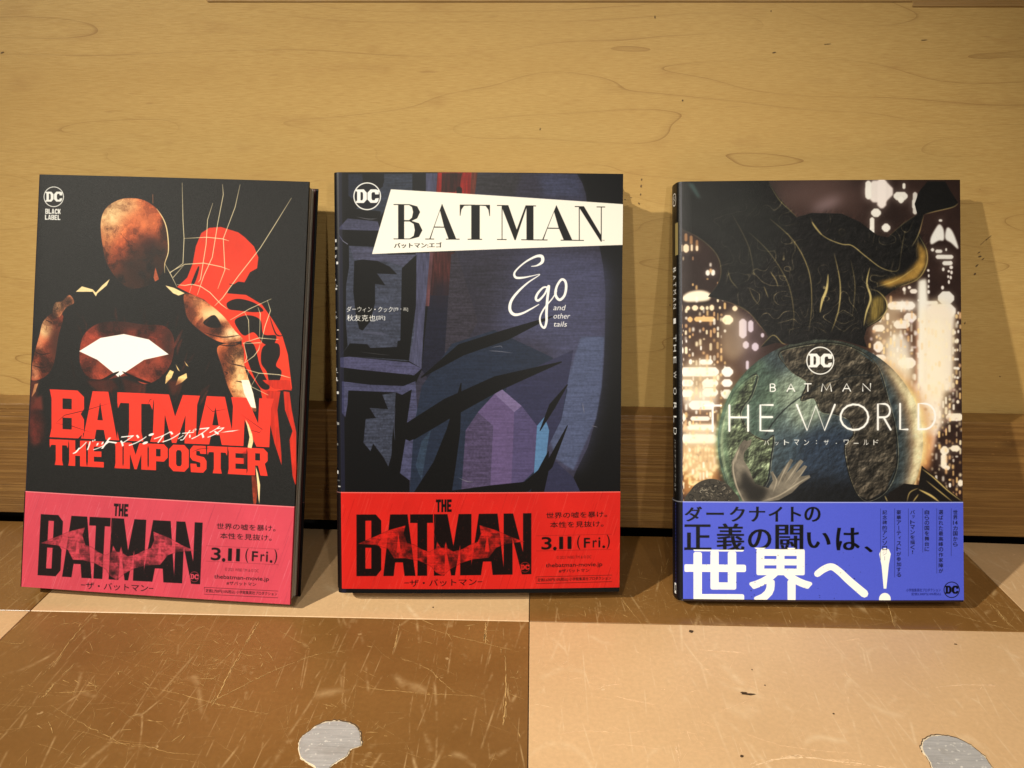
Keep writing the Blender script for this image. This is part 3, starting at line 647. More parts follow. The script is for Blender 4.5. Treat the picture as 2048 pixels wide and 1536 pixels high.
    for q in ([(1043, 85), (1048, 320), (1055, 440), (1048, 600), (965, 660), (985, 690), (1050, 615)], [(1300, 95), (1305, 160), (1270, 340), (1235, 560), (1180, 680), (1140, 800)], [(1412, 95), (1380, 240), (1305, 440), (1315, 640), (1270, 760)], [(1238, 215), (1205, 320), (1195, 480), (1160, 700), (1145, 720)],
              [(1738, 180), (1640, 340), (1540, 500), (1400, 680), (1300, 820), (1250, 870)], [(1055, 440), (1200, 432), (1300, 442), (1340, 455)], [(965, 655), (1060, 605), (1180, 597), (1290, 620), (1345, 640)], [(932, 600), (970, 670), (1010, 750)], [(1010, 735), (1060, 740), (1105, 732), (1160, 745), (1220, 785), (1290, 860), (1330, 890)],
              [(1105, 735), (1090, 785)], [(1350, 960), (1470, 890), (1610, 825)], [(1585, 835), (1605, 900), (1570, 1000), (1545, 1110)], [(1440, 910), (1465, 960), (1470, 1090)], [(1525, 880), (1540, 920), (1535, 1075)], [(1430, 1108), (1530, 1075), (1655, 1085)], [(1432, 1112), (1540, 1105), (1530, 1150), (1500, 1190), (1440, 1235)], [(1435, 1110), (1455, 1200), (1440, 1235)],
              [(1445, 1275), (1530, 1300), (1660, 1310), (1730, 1330)], [(1530, 1300), (1480, 1385), (1590, 1440)], [(1465, 1280), (1455, 1340)]):
        c.stroke(q, [2.2]+[4.4]*(len(q)-2)+[2.2], cl, smooth=False, alpha=.95)
    dc_logo(c, 218, 172, 63, (235, 235, 230))
    c.word([(ch, 163+i*20.4, 163+i*20.4+18.5) for i, ch in enumerate('BLACK')], ((163, 248), (263, 250)), ((163, 281), (263, 283)), (235, 235, 230), SL)
    c.word([(ch, 161+i*20.4, 161+i*20.4+18.5) for i, ch in enumerate('LABEL')], ((163, 286), (263, 289)), ((163, 319), (263, 321)), (235, 235, 230), SL)
    c.tf = B_; tr = (240, 62, 44)
    sd = dict(tex=.05, cell='wash')
    c.word([('B', 213, 432), ('A', 425, 655), ('T', 655, 895), ('M', 903, 1190, 12), ('A', 1178, 1440), ('N', 1428, 1680, 14)], ((213, 62), (1680, 125)), ((205, 381), (1655, 447)), tr, SLF, **sd)
    c.word([('T', 200, 326), ('H', 332, 446), ('E', 458, 565), ('I', 643, 690), ('M', 698, 857), ('P', 866, 992), ('O', 1000, 1132), ('S', 1140, 1250), ('T', 1254, 1388), ('E', 1397, 1515), ('R', 1522, 1655)], ((200, 394), (1650, 457)), ((230, 566), (1655, 640)), tr, SLF, **sd)
    r_ = random.Random(4)
    for q in ([(240, 290), (300, 235), (450, 200), (620, 150)], [(240, 290), (330, 300), (480, 350)], [(780, 110), (800, 140)], [(930, 150), (1000, 240)], [(1080, 160), (1140, 150)], [(1150, 480), (1200, 460), (1310, 450)], [(1480, 230), (1620, 330), (1600, 350), (1490, 320)], [(860, 160), (875, 130), (890, 125)], [(1100, 570), (1103, 600)], [(1240, 160), (1290, 210), (1400, 190)]):
        c.stroke(q, 4, (40, 14, 12), smooth=False, taper=True)
    for _ in range(60):
        x, y = r_.uniform(210, 1670), r_.uniform(70, 630); c.stroke([(x, y), (x+r_.uniform(-14, 14), y+r_.uniform(-14, 20))], r_.uniform(1.5, 3.5), (70, 20, 16), smooth=False, taper=True, alpha=.8)
    c.fill([(1508, 262), (1530, 300), (1552, 360), (1560, 410), (1548, 455), (1522, 450), (1535, 380), (1520, 310)], (246, 214, 160), tex=.15)
    c.fill([(1530, 0), (1560, 90), (1578, 188), (1545, 180), (1500, 90), (1480, 0)], (250, 240, 215), tex=.08)
    c.fill([(1548, 640), (1575, 640), (1590, 720), (1578, 830), (1560, 830), (1553, 730)], (160, 66, 40), tex=.4, cell='patch'); c.fill([(1575, 572), (1590, 620), (1605, 700), (1600, 828), (1594, 790), (1585, 680)], (244, 214, 160))
    c.fill([(1488, 480), (1520, 470), (1510, 570), (1495, 560)], (120, 30, 24), alpha=.6, blur=3)
    for i_, ch in enumerate('バットマン:インポスター'):
        # brushed katakana running up to the right, each stroke leaning
        n_ = 12; wdt = 1.0 if ch != ':' else .4
        pos = [0, 1, 1.75, 2.65, 3.65, 4.6, 5.2, 6.0, 7.0, 8.0, 9.0, 10.0][i_]; u0 = pos/11.2; u1 = (pos+.9*wdt)/11.2
        x0 = 400+u0*1075; x1 = 400+u1*1075; y0 = 402-u0*112; y1 = 402-u1*112; hh = 74 if ch not in 'ッー' else (56 if ch == 'ッ' else 12); dy = {'ッ': 22, 'ー': 38}.get(ch, 0)
        c.text(ch, (x0+30, y0+dy), (x1+30, y1+dy), (x0-24, y0+dy+hh), (250, 250, 245), bold=.012)
    c.stroke([(400, 455), (378, 480), (358, 490)], [10, 9, 5], (250, 250, 245))
    # spine strip and the fold highlight
    x = int(b['t']*PPM); c.im[:, :x] = np.array((20, 20, 22))/255
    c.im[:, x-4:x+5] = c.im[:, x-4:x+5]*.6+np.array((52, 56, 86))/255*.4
    return c

def cover2():
    b = BK[1]; c = Canvas(b, b['t'], 0, b['h'], (17, 17, 20)); H, W = c.H, c.W; c.tf = C_
    slate, lav, blk = (66, 74, 92), (94, 96, 126), (16, 16, 18)
    def T(p, col, tex=.30, **k): c.fill(p, col, tex=tex, **k)
    # plain slate backdrop on the right
    T([(960, 20), (1665, 30), (1700, 90), (1722, 160), (1735, 260), (1812, 500), (1838, 640), (1852, 800), (1850, 1000), (1842, 1260), (1825, 1440), (1790, 1640), (1735, 1830), (1660, 1980), (1640, 2030), (1690, 2140), (560, 2160), (560, 1500), (640, 1320), (860, 545)], (68, 66, 86), .22)
    r = TEX['wash'][:H, :W]
    c.fill([(1200, 600), (1840, 600), (1850, 1100), (1800, 1600), (1640, 1990), (1400, 1700), (1500, 1200), (1150, 1050)], (98, 102, 140), smooth=True, alpha=.75, blur=28, tex=.14)
    c.fill([(1690, 1100), (1846, 1100), (1826, 1440), (1790, 1640), (1640, 1980), (1520, 1900), (1480, 1760)], (104, 116, 152), alpha=.85, blur=2, tex=.14)
    c.fill([(870, 560), (1300, 560), (1250, 900), (850, 1100)], (60, 58, 72), alpha=.6, blur=30, tex=.3)
    c.fill([(1000, 30), (1300, 30), (1250, 180), (1000, 150)], (64, 62, 66), alpha=.8, blur=6, tex=.3)
    c.fill([(1400, 30), (1665, 30), (1722, 200), (1450, 180)], (84, 90, 122), alpha=.8, blur=10, tex=.2)
    rr = random.Random(3)
    for _ in range(260):   # dry brush hatching
        x, y = rr.uniform(880, 1790), rr.uniform(40, 1900); L = rr.uniform(20, 90); v = rr.choice((-14, 12, 20))
        c.stroke([(x, y), (x+L*.35, y+L)], rr.uniform(1.5, 3.5), tuple(np.clip(np.array((84, 86, 112))+v+(x-1300)*.02, 0, 255)), smooth=False, taper=True, alpha=.35)
    # dark beam and lit beam
    T([(690, 820), (835, 820), (790, 1240), (700, 1400), (640, 1320), (660, 1100)], (40, 42, 64), .2)
    T([(745, 20), (968, 20), (962, 165), (735, 165)], (168, 36, 28), .35, cell='vert'); T([(775, 25), (905, 25), (890, 120), (860, 150), (770, 150)], (70, 24, 22), .5, cell='vert')
    c.fill([(870, 160), (870, 125), (888, 110), (905, 125), (905, 160)], (20, 14, 14)); T([(968, 20), (1010, 20), (990, 165), (960, 165)], (120, 60, 46), .4, cell='vert')
    T([(715, 545), (858, 545), (835, 830), (700, 830)], (88, 46, 46), .4, cell='vert'); c.fill([(715, 740), (838, 740), (820, 900), (690, 900)], (46, 40, 58), alpha=.9, blur=16)
    T([(690, 545), (718, 545), (690, 900), (665, 900)], (120, 80, 86), .3, cell='vert')
    c.fill([(835, 560), (870, 545), (1010, 1000), (870, 1262), (792, 1200)], (70, 66, 80), tex=.35)
    # building front with windows
    T([(668, 25), (745, 25), (735, 165), (668, 160)], lav, .2, cell='vert')
    T([(385, 28), (580, 28), (578, 160), (440, 130), (420, 240), (350, 330), (180, 280), (260, 210), (385, 110)], slate); c.fill([(248, 28), (392, 28), (392, 80), (380, 108), (345, 75), (300, 50), (330, 180), (260, 150)], blk)
    T([(155, 28), (248, 28), (256, 140), (180, 190), (155, 170)], (48, 54, 74)); c.fill([(580, 28), (665, 28), (665, 160), (580, 160)], blk)
    c.fill([(130, 280), (190, 255), (370, 275), (365, 335), (150, 330)], blk); c.stroke([(210, 310), (290, 325), (350, 322)], 5, (130, 130, 140), taper=True)
    T([(84, 392), (150, 320), (350, 340), (368, 402), (170, 398)], (92, 94, 122), .2)
    c.fill([(88, 395), (200, 398), (368, 410), (330, 500), (200, 490), (160, 490), (118, 490), (100, 440)], blk); c.stroke([(92, 430), (120, 470), (150, 490)], 5, (150, 152, 175), smooth=False)
    T([(158, 500), (320, 508), (420, 560), (604, 560), (606, 1250), (540, 1262), (105, 1225), (150, 1160), (138, 1000), (140, 760), (160, 640)], (82, 88, 108), .30)
    T([(165, 505), (310, 510), (330, 560), (600, 560), (520, 640), (430, 610), (190, 590)], (96, 98, 124), .22)
    T([(600, 550), (695, 550), (665, 900), (650, 1110), (640, 1310), (555, 1260), (590, 1080), (605, 700)], lav, .22, cell='vert')
    c.fill([(195, 600), (250, 592), (350, 602), (430, 640), (478, 690), (345, 684), (400, 762), (332, 752), (332, 880), (300, 1000), (250, 1060), (228, 1050), (205, 960), (188, 800)], blk)
    c.fill([(510, 650), (606, 562), (602, 900), (575, 1100), (556, 1258), (470, 1240), (482, 1130), (500, 1125)], blk); c.fill([(105, 1226), (165, 1145), (280, 1150), (300, 1175), (480, 1168), (560, 1255)], blk)
    c.stroke([(250, 1070), (330, 1078), (410, 1085)], 18, (104, 108, 132), taper=True, alpha=.8); c.stroke([(230, 1200), (350, 1215), (430, 1222)], 4, (80, 80, 84), taper=True)
    T([(84, 1240), (160, 1232), (400, 1255), (560, 1270), (640, 1310), (590, 1355), (400, 1340), (90, 1300)], (98, 98, 134), .2)
    c.fill([(105, 1305), (400, 1335), (575, 1352), (590, 1400), (560, 1410), (120, 1385)], blk)
    c.tf = D_
    T([(112, 8), (300, 30), (520, 38), (600, 5), (616, 300), (600, 500), (562, 660), (497, 612), (535, 380), (545, 110), (470, 80), (155, 68), (150, 160), (135, 245), (112, 215)], (92, 94, 128), .25)
    T([(380, 95), (470, 80), (462, 200), (440, 500), (420, 568), (386, 505), (320, 418), (302, 468), (255, 412), (270, 255), (338, 250), (296, 183), (418, 190)], (78, 84, 104), .38)
    c.fill([(470, 120), (575, 60), (540, 300), (500, 600), (440, 640), (445, 400)], blk)
    c.stroke([(466, 180), (458, 300), (464, 400)], 6, (90, 94, 116), taper=True)
    # abstract overlapping planes with parallel brush sweeps (no figure)
    c.fill([(560, 744), (590, 300), (640, 40), (840, -240), (1120, -330), (1500, -150), (1600, 60), (1560, 260), (1440, 500), (1430, 744)], (50, 62, 86), tex=.14)
    c.fill([(1200, 0), (1640, -200), (1560, 260), (1440, 500), (1180, 330)], (68, 70, 104), tex=.08)
    c.fill([(1430, 744), (1450, 470), (1640, 640), (1690, 744)], (66, 68, 100), tex=.08)
    c.fill([(900, 744), (930, 330), (1010, 210), (1110, 300), (1090, 744)], (98, 88, 122), tex=.25)
    c.fill([(1010, 210), (1120, 90), (1250, 210), (1230, 744), (1090, 744), (1110, 300)], (122, 106, 152), tex=.08)
    c.fill([(1120, 90), (1170, 60), (1300, 170), (1250, 210)], (146, 132, 178), tex=.06)
    c.fill([(1250, 210), (1300, 170), (1400, 300), (1380, 600), (1230, 744)], (104, 96, 140), tex=.1)
    c.fill([(1400, 300), (1450, 240), (1480, 330), (1450, 600), (1380, 744), (1380, 600)], (112, 156, 204), tex=.05)
    for q, w_ in (([(560, 340), (820, 180), (1140, 20), (1560, -120)], [120, 130, 100, 8]), ([(700, 800), (790, 560), (850, 330), (900, 20)], [260, 150, 90, 6]), ([(640, -20), (900, -200), (1200, -300), (1500, -420)], [8, 80, 70, 6]),
                  ([(840, 800), (1100, 730), (1330, 700), (1480, 560), (1600, 300)], [150, 80, 70, 50, 6]), ([(1395, 760), (1440, 600), (1475, 470)], [90, 70, 6]), ([(1600, 30), (1500, 170), (1420, 330)], [6, 44, 6])):
        c.stroke(q, w_, blk, smooth=False)
    c.fill([(600, 560), (640, 400), (700, 330), (670, 470), (640, 660)], (66, 84, 108), tex=.2)
    for q in ([(1100, -215), (1160, -225), (1170, -210)], [(1080, -195), (1150, -190), (1240, -180)], [(1700, 150), (1712, 220)], [(880, 640), (940, 665), (980, 668)], [(1760, 300), (1800, 310)]): c.stroke(q, 5, (150, 150, 165), taper=True, alpha=.8)
    for _ in range(60):
        x, y = rr.uniform(1750, 1900), rr.uniform(-100, 700); c.stroke([(x, y), (x+rr.uniform(20, 70), y+rr.uniform(-6, 8))], 3, (40, 48, 76), taper=True, smooth=False, alpha=.5)
    c.tf = C_
    c.im *= (.76*(1+.16*(TEX['brush'][:H, :W, None]-.5)))
    for _ in range(160):
        x, y = rr.uniform(560, 1720), rr.uniform(1250, 2120); L = rr.uniform(20, 80); an = rr.choice((-.35, 1.3, -.3))+rr.uniform(-.1, .1)
        c.stroke([(x, y), (x+L*math.cos(an), y+L*math.sin(an))], rr.uniform(1.5, 4), rr.choice(((110, 112, 140), (20, 20, 26), (70, 82, 108))), smooth=False, taper=True, alpha=.35)
    c.fill([(437, 130), (1975, 226), (1970, 495), (312, 556)], (244, 240, 226))
    c.word([('B', 455, 645), ('A', 664, 890), ('T', 892, 1090), ('M', 1136, 1422), ('A', 1403, 1657), ('N', 1649, 1850)], ((455, 228), (1850, 243)), ((455, 459), (1850, 470)), (22, 22, 22), DID)
    c.text('バットマン:エゴ', (458, 483), (770, 480), (458, 518), (22, 22, 22), bold=.0, mincho=1); c.trect('TM', 1826, 462, 1845, 470, (60, 60, 60))
    wt = (246, 246, 240)
    c.stroke([(1362, 638), (1400, 632), (1434, 608), (1432, 574), (1395, 572), (1330, 605), (1275, 650), (1250, 685), (1262, 712), (1310, 712), (1370, 700), (1418, 692), (1340, 745), (1270, 810), (1228, 870), (1222, 925), (1250, 955), (1300, 948), (1360, 918), (1412, 888)], [4, 10, 20, 22, 16, 11, 10, 13, 16, 12, 6, 5, 10, 15, 18, 20, 19, 14, 10, 5], wt)
    c.stroke([(1470, 775), (1440, 778), (1405, 815), (1392, 850), (1410, 862), (1450, 820), (1478, 765), (1468, 850), (1462, 940), (1462, 1000), (1448, 1042), (1425, 1020), (1420, 970), (1450, 910), (1500, 850), (1530, 800)], [10, 12, 15, 16, 15, 12, 15, 17, 17, 16, 14, 13, 11, 10, 8, 6], wt)
    c.stroke([(1560, 725), (1530, 770), (1522, 825), (1548, 858), (1580, 830), (1592, 775), (1585, 735)], [15, 15, 17, 17, 16, 17, 16], wt, closed=True)
    for s_, y0, y1, x1 in (('and', 890, 926, 1590), ('other', 946, 981, 1622), ('tails', 1000, 1034, 1602)): c.text(s_, (1514, y0), (x1, y0+1), (1506, y1), wt, bold=-.004)
    c.text('ダーウィン・クック', (146, 900), (450, 902), (142, 938), wt, bold=.012); c.text('[作・画]', (456, 906), (550, 907), (456, 934), wt)
    c.text('秋友克也', (145, 955), (335, 957), (145, 997), wt, bold=.012); c.text('[訳]', (342, 960), (398, 961), (342, 992), wt)
    dc_logo(c, 280, 175, 88, (240, 240, 234), (24, 26, 34))
    x = int(b['t']*PPM); c.im[:, :x] = np.array((18, 18, 26))/255
    r2 = np.random.default_rng(2)
    for _ in range(54):
        y = int(r2.uniform(.12, .95)*H); xo = int(r2.uniform(4, 12)); c.im[y:y+int(r2.uniform(2, 12)), x-xo-int(r2.uniform(1, 5)):x-xo+2] = r2.uniform(.3, .85)
    c.im[:, x+2:x+26] = c.im[:, x+2:x+26]*.5+np.array((44, 46, 78))/255*.5  # bluish highlight of the joint groove, painted into the print
    return c

def cover3():
    b = BK[2]; c = Canvas(b, b['t'], 0, b['h'], (42, 30, 27)); H, W = c.H, c.W; c.tf = E_
    c.im *= (1.25+.6*(TEX['wash'][:H, :W, None]-.5))
    rr = random.Random(9)
    wh, wm, lv = (250, 246, 238), (252, 232, 196), (222, 208, 226)
    c.dot((1020, 170), 330, 90, (120, 98, 94), alpha=.7, blur=40); c.dot((1080, 235), 110, 26, (190, 170, 178), alpha=.6, blur=16, rot=-.4)
    c.fill([(90, 80), (700, 80), (760, 200), (500, 400), (90, 400)], (60, 58, 58), alpha=.6, blur=20)
    c.dot((1560, 1200), 190, 380, (168, 126, 96), alpha=.5, blur=40); c.dot((300, 1500), 260, 420, (150, 116, 84), alpha=.55, blur=50); c.dot((560, 1150), 90, 220, (150, 134, 146), alpha=.35, blur=26)
    def R(l, col, al=.95, bl=4):
        for q in l:
            c.rrect(q[0]-6, q[1]-6, q[2]+6, q[3]+6, tuple(v*.8 for v in col), alpha=.35*al, blur=bl*2+3); c.rrect(*q, col, alpha=al, blur=max(1, bl-3))
    R([(1340, 75, 1525, 220), (1420, 60, 1480, 260)], (248, 236, 232), 1, 5); R([(1530, 150, 1625, 205), (1560, 180, 1600, 225), (1378, 262, 1445, 318), (1450, 362, 1508, 418), (1340, 75, 1380, 200), (1370, 320, 1400, 450), (1590, 90, 1610, 130)], wh, .95, 4)
    R([(1660, 150, 1690, 300), (1655, 200, 1675, 260)], (230, 226, 220), .9, 4)
    for q in ([(1840, 365), (1868, 400), (1870, 470), (1835, 475), (1785, 500), (1780, 460), (1810, 400)], [(1890, 390), (1920, 400), (1950, 460), (1968, 530), (1920, 490), (1880, 460)]): c.fill(q, (238, 236, 232), smooth=True, blur=2)
    R([(1835, 332, 1860, 348), (1782, 525, 1805, 548), (1812, 535, 1860, 558), (1880, 525, 1892, 545), (1815, 570, 1935, 598), (1860, 612, 1930, 640), (1858, 655, 1875, 680), (1830, 815, 1940, 905), (1760, 900, 1950, 990), (1742, 880, 1830, 905)], (240, 236, 230), .95, 3)
    for col_, x0, y0, n, dy in ((0, 1765, 675, 5, 36), (0, 1920, 620, 4, 34), (0, 1902, 680, 3, 36), (0, 1965, 960, 8, 62), (0, 1945, 1090, 6, 60), (0, 1860, 790, 1, 10)):
        for k in range(n): c.dot((x0+rr.uniform(-4, 4), y0+k*dy), rr.uniform(6, 13), rr.uniform(8, 15), (238, 232, 228), blur=1)
    c.fill([(1700, 745), (1750, 730), (1760, 880), (1740, 1480), (1690, 1480)], (240, 236, 226), alpha=.97, blur=4); c.fill([(1745, 900), (1945, 930), (1930, 1100), (1925, 1480), (1740, 1480)], (234, 226, 234), alpha=.96, blur=5)
    c.fill([(1690, 1000), (1702, 1000), (1690, 1440), (1676, 1440)], (170, 90, 60), alpha=.7, blur=3)
    R([(1490, 885, 1675, 938), (1530, 1010, 1640, 1065), (1600, 960, 1685, 1020), (1640, 800, 1690, 830), (1590, 790, 1612, 815), (1625, 780, 1648, 800), (1390, 1040, 1470, 1085), (1395, 1150, 1460, 1225), (1560, 1260, 1680, 1330), (1400, 1240, 1480, 1290), (1480, 960, 1500, 1010)], (250, 238, 228), .95, 4)
    for _ in range(50): c.dot((rr.uniform(1370, 1690), rr.uniform(880, 1460)), rr.uniform(4, 14), rr.uniform(6, 22), rr.choice(((250, 236, 220), (226, 170, 130), (240, 226, 236))), alpha=.7, blur=2)
    R([(130, 425, 150, 480), (165, 440, 185, 500), (205, 470, 222, 540)], (210, 160, 110), .6, 4); R([(122, 498, 160, 555), (172, 500, 186, 545), (78, 500, 98, 550), (206, 508, 222, 545)], (246, 222, 190), .95, 2)
    R([(272, 672, 300, 710), (308, 670, 334, 710), (380, 860, 395, 880)], wh, .95, 2); c.fill([(112, 858), (160, 820), (240, 808), (300, 830), (290, 875), (180, 886), (130, 880)], (252, 240, 214), smooth=True, blur=3)
    R([(140, 912, 168, 942), (180, 908, 222, 944), (232, 912, 262, 942), (272, 914, 292, 940), (298, 905, 328, 945), (450, 912, 484, 948), (360, 915, 374, 935)], wm, .95, 2); R([(150, 985, 185, 1022), (195, 985, 335, 1018)], (246, 200, 140), .9, 3); R([(382, 975, 455, 1038)], (253, 236, 204), 1, 3)
    R([(90, 1190, 122, 1232), (138, 1140, 148, 1160), (160, 1270, 182, 1306), (232, 1272, 320, 1306), (160, 1200, 170, 1212), (235, 1180, 246, 1210), (90, 1325, 360, 1385), (378, 1322, 455, 1388), (90, 1408, 190, 1452), (248, 1405, 355, 1458), (378, 1405, 450, 1455)], (252, 246, 240), 1, 3)
    R([(495, 1000, 545, 1130), (555, 1010, 590, 1090), (520, 1150, 560, 1200), (580, 1160, 625, 1215), (640, 1095, 662, 1125), (540, 1280, 560, 1340)], lv, .85, 4)
    c.tf = F_
    R([(95, 30, 190, 80), (250, 20, 355, 78), (375, 30, 452, 92), (160, 105, 330, 165), (100, 190, 140, 245), (170, 210, 300, 240)], (250, 240, 228), .95, 4)
    c.fill([(95, 255), (345, 262), (345, 320), (95, 315)], (248, 214, 176), alpha=.85, blur=6); R([(95, 330, 350, 390), (150, 265, 330, 300)], (254, 242, 224), .95, 5)
    c.fill([(100, 400), (360, 400), (360, 720), (110, 740)], (196, 142, 84), alpha=.75, blur=10)
    for _ in range(46): c.dot((rr.uniform(100, 355), rr.choice((430, 475, 545, 570, 600, 660))+rr.uniform(-12, 12)), rr.uniform(7, 20), rr.uniform(8, 18), (252, 224, 168), alpha=.65, blur=2)
    for x in range(115, 350, 24): c.stroke([(x, 410), (x, 520)], 6, (120, 74, 46), smooth=False, alpha=.5, blur=1)
    R([(1885, 190, 2000, 240), (1845, 410, 1905, 470), (1850, 460, 1890, 560), (1870, 540, 1912, 570), (1915, 405, 1980, 445), (1965, 635, 2000, 680), (1955, 100, 1975, 125)], (250, 238, 218), .95, 3)
    c.fill([(1650, -10), (1890, -10), (1860, 60), (1850, 250), (1800, 420), (1760, 500), (1690, 420), (1700, 200)], (240, 214, 206), alpha=.9, blur=6, tex=.12, cell='rock')
    c.fill([(1700, 330), (1800, 330), (1770, 560), (1700, 540)], (220, 160, 110), alpha=.8, blur=8)
    for _ in range(70): c.dot((rr.uniform(1700, 1960), rr.uniform(0, 330)), rr.uniform(4, 12), rr.uniform(4, 16), rr.choice(((250, 240, 236), (200, 150, 140), (120, 80, 80))), alpha=.5, blur=2)
    c.tf = E_
    for q in ((1700, 740, 1745, 1480), (1750, 1000, 1880, 1480), (1480, 1100, 1640, 1480), (1540, 880, 1690, 940)): c.rrect(*q, (255, 250, 240), alpha=.75, blur=10)
    c.tf = F_
    for q in ((1700, 0, 1850, 330), (100, 330, 350, 390), (110, 20, 350, 160)): c.rrect(*q, (255, 248, 236), alpha=.55, blur=9)
    for _ in range(90): c.rrect(*(lambda x, y, w, h: (x, y, x+w, y+h))(rr.choice((rr.uniform(95, 340), rr.uniform(1720, 1980))), rr.uniform(-60, 700), rr.uniform(5, 26), rr.uniform(5, 20)), rr.choice(((255, 246, 226), (250, 210, 150), (60, 36, 30))), alpha=.6, blur=2)
    c.tf = lambda p: p
    for x in list(range(1358, 1452, 7))+list(range(1738, 1924, 7)):     # vertical streaks of lit windows
        left = x < 1600; y = rr.uniform(480, 560) if left else rr.uniform(560, 640)
        if not left and 1840 < x < 1906: y = 640
        while y < 1000:
            h = rr.uniform(3, 16); on = rr.random() < (.62 if y > 620 else .22)
            if on: c.rrect(x-rr.uniform(1.2, 3), y, x+rr.uniform(1.2, 3.2), y+h, rr.choice(((255, 240, 206), (255, 214, 150), (255, 250, 240), (236, 190, 140))), alpha=rr.uniform(.45, .95), blur=rr.choice((1, 1, 2)))
            y += h+rr.uniform(2, 14)
    for x0, y0, x1, y1, al in ((1360, 860, 1440, 960, .5), (1356, 720, 1440, 800, .45), (1750, 700, 1830, 800, .5), (1840, 600, 1910, 800, .65), (1800, 780, 1905, 860, .45), (1440, 620, 1490, 720, .3), (1745, 600, 1800, 700, .4)): c.rrect(x0, y0, x1, y1, (255, 236, 200), alpha=al, blur=12)
    # globe
    gx, gy, gr = 1640.0, 884.0, 205.0
    a = np.linspace(0, 2*math.pi, 80)[:-1]; circ = np.stack([gx+gr*np.cos(a), gy+gr*np.sin(a)], 1)
    r = cover([c.P(circ)], W, H); G = np.zeros((H, W), np.float32); G[r[1]:r[1]+r[2].shape[0], r[0]:r[0]+r[2].shape[1]] = r[2]
    hN = vnoise(1500, 1100, 22, 31, 6)[:H, :W]; em_ = np.clip((np.roll(hN, 2, 1)-np.roll(hN, -2, 1))*1.7+(np.roll(hN, 2, 0)-np.roll(hN, -2, 0))*1.7, -.45, .45)
    c.fill(circ, (58, 74, 82), tex=.35, cell='rock')
    c.dot((1595, 800), 75, 62, (140, 160, 136), alpha=.85, blur=20, grain=G, rot=-.5); c.dot((1660, 930), 90, 80, (36, 54, 84), alpha=.85, blur=26, grain=G); c.dot((1540, 900), 60, 90, (60, 82, 98), alpha=.6, blur=20, grain=G)
    c.dot((1500, 800), 60, 90, (74, 104, 82), alpha=.7, blur=20, grain=G)
    c.dot((1650, 1015), 180, 60, (18, 20, 26), alpha=.9, blur=26, grain=G); c.dot((1640, 700), 90, 30, (60, 64, 50), alpha=.8, blur=12, grain=G)
    land = [[(1560, 702), (1640, 686), (1700, 694), (1752, 730), (1775, 800), (1790, 860), (1792, 930), (1770, 980), (1735, 1000), (1715, 990), (1700, 960), (1690, 920), (1688, 890), (1705, 868), (1696, 840), (1670, 828), (1640, 822), (1626, 796), (1600, 800), (1612, 764), (1588, 748), (1570, 730)],
            [(1470, 780), (1512, 748), (1502, 790), (1480, 826), (1500, 866), (1530, 880), (1546, 872), (1540, 920), (1533, 962), (1500, 1000), (1462, 984), (1440, 905), (1446, 840)]]
    for l, col in zip(land, ((64, 56, 46), (86, 98, 70))):
        c.fill(l, col, tex=.5, cell='rock', grain=G, alpha=.92); c.stroke(l, 2.2, (24, 22, 20), closed=True, alpha=.8)
        c.stroke([(x+2, y+2) for x, y in l], 1.2, (170, 160, 124), closed=True, alpha=.5)
        r_ = cover([c.P(l)], W, H); LM = np.zeros((H, W), np.float32); LM[r_[1]:r_[1]+r_[2].shape[0], r_[0]:r_[0]+r_[2].shape[1]] = r_[2]
        c.im *= 1+(em_*LM*G*1.1)[..., None]
    c.im *= 1+(em_*G*.55)[..., None]
    rim = np.stack([gx+(gr-6)*np.cos(np.linspace(-.95, .65, 14)), gy+(gr-6)*np.sin(np.linspace(-.95, .65, 14))], 1)
    c.stroke(rim, 50, (196, 140, 90), alpha=.7, blur=14, taper=True); c.stroke(rim[1:-1], 24, (250, 232, 170), alpha=.85, blur=8, taper=True, tex=.3, cell='rock')
    rim = np.stack([gx+(gr-8)*np.cos(np.linspace(2.3, 4.1, 14)), gy+(gr-8)*np.sin(np.linspace(2.3, 4.1, 14))], 1)
    c.stroke(rim, 24, (92, 128, 96), alpha=.7, blur=7, taper=True, tex=.5, cell='rock'); c.stroke(rim[3:10], 6, (190, 206, 160), alpha=.5, blur=3, taper=True)
    c.im *= 1+(em_*G*.2)[..., None]
    gr_ = c.im.mean(2, keepdims=True)*np.array((1.0, 1.0, .95)); c.im = c.im*(1-.38*G[..., None])+gr_*.38*G[..., None]
    c.stroke([(1530, 870), (1545, 845), (1580, 808), (1640, 770), (1700, 752), (1745, 750)], 2.5, (30, 34, 36), alpha=.8)
    c.tf = F_
    # carved stone arms, curls and cloth at the foot
    st, sd = (112, 106, 96), (34, 32, 30)
    c.fill([(520, 784), (470, 680), (445, 590), (445, 520), (470, 460), (500, 400), (530, 365), (545, 375), (580, 362), (572, 400), (530, 450), (525, 500), (560, 560), (600, 660), (690, 690), (720, 640), (706, 585), (720, 575), (745, 630), (790, 560), (840, 492), (856, 505), (812, 590), (860, 540), (905, 497), (925, 512), (870, 590), (930, 535), (950, 545), (905, 612), (965, 602), (972, 618), (900, 668), (850, 720), (760, 770), (640, 786)], st, tex=.35, cell='rock')
    c.fill([(520, 560), (600, 660), (700, 700), (640, 784), (560, 784), (500, 660)], sd, alpha=.85, blur=8)
    for q, w in (([(470, 480), (455, 560), (480, 680), (530, 784)], 9), ([(500, 420), (480, 470), (470, 520)], 7), ([(720, 590), (745, 640), (720, 720)], 6), ([(830, 510), (790, 590), (750, 680)], 6), ([(900, 510), (850, 590), (800, 660)], 6), ([(945, 545), (900, 610), (840, 680)], 5), ([(965, 612), (900, 650), (760, 740), (640, 780)], 7)): c.stroke(q, w, (196, 186, 166), alpha=.75, blur=1, taper=True)
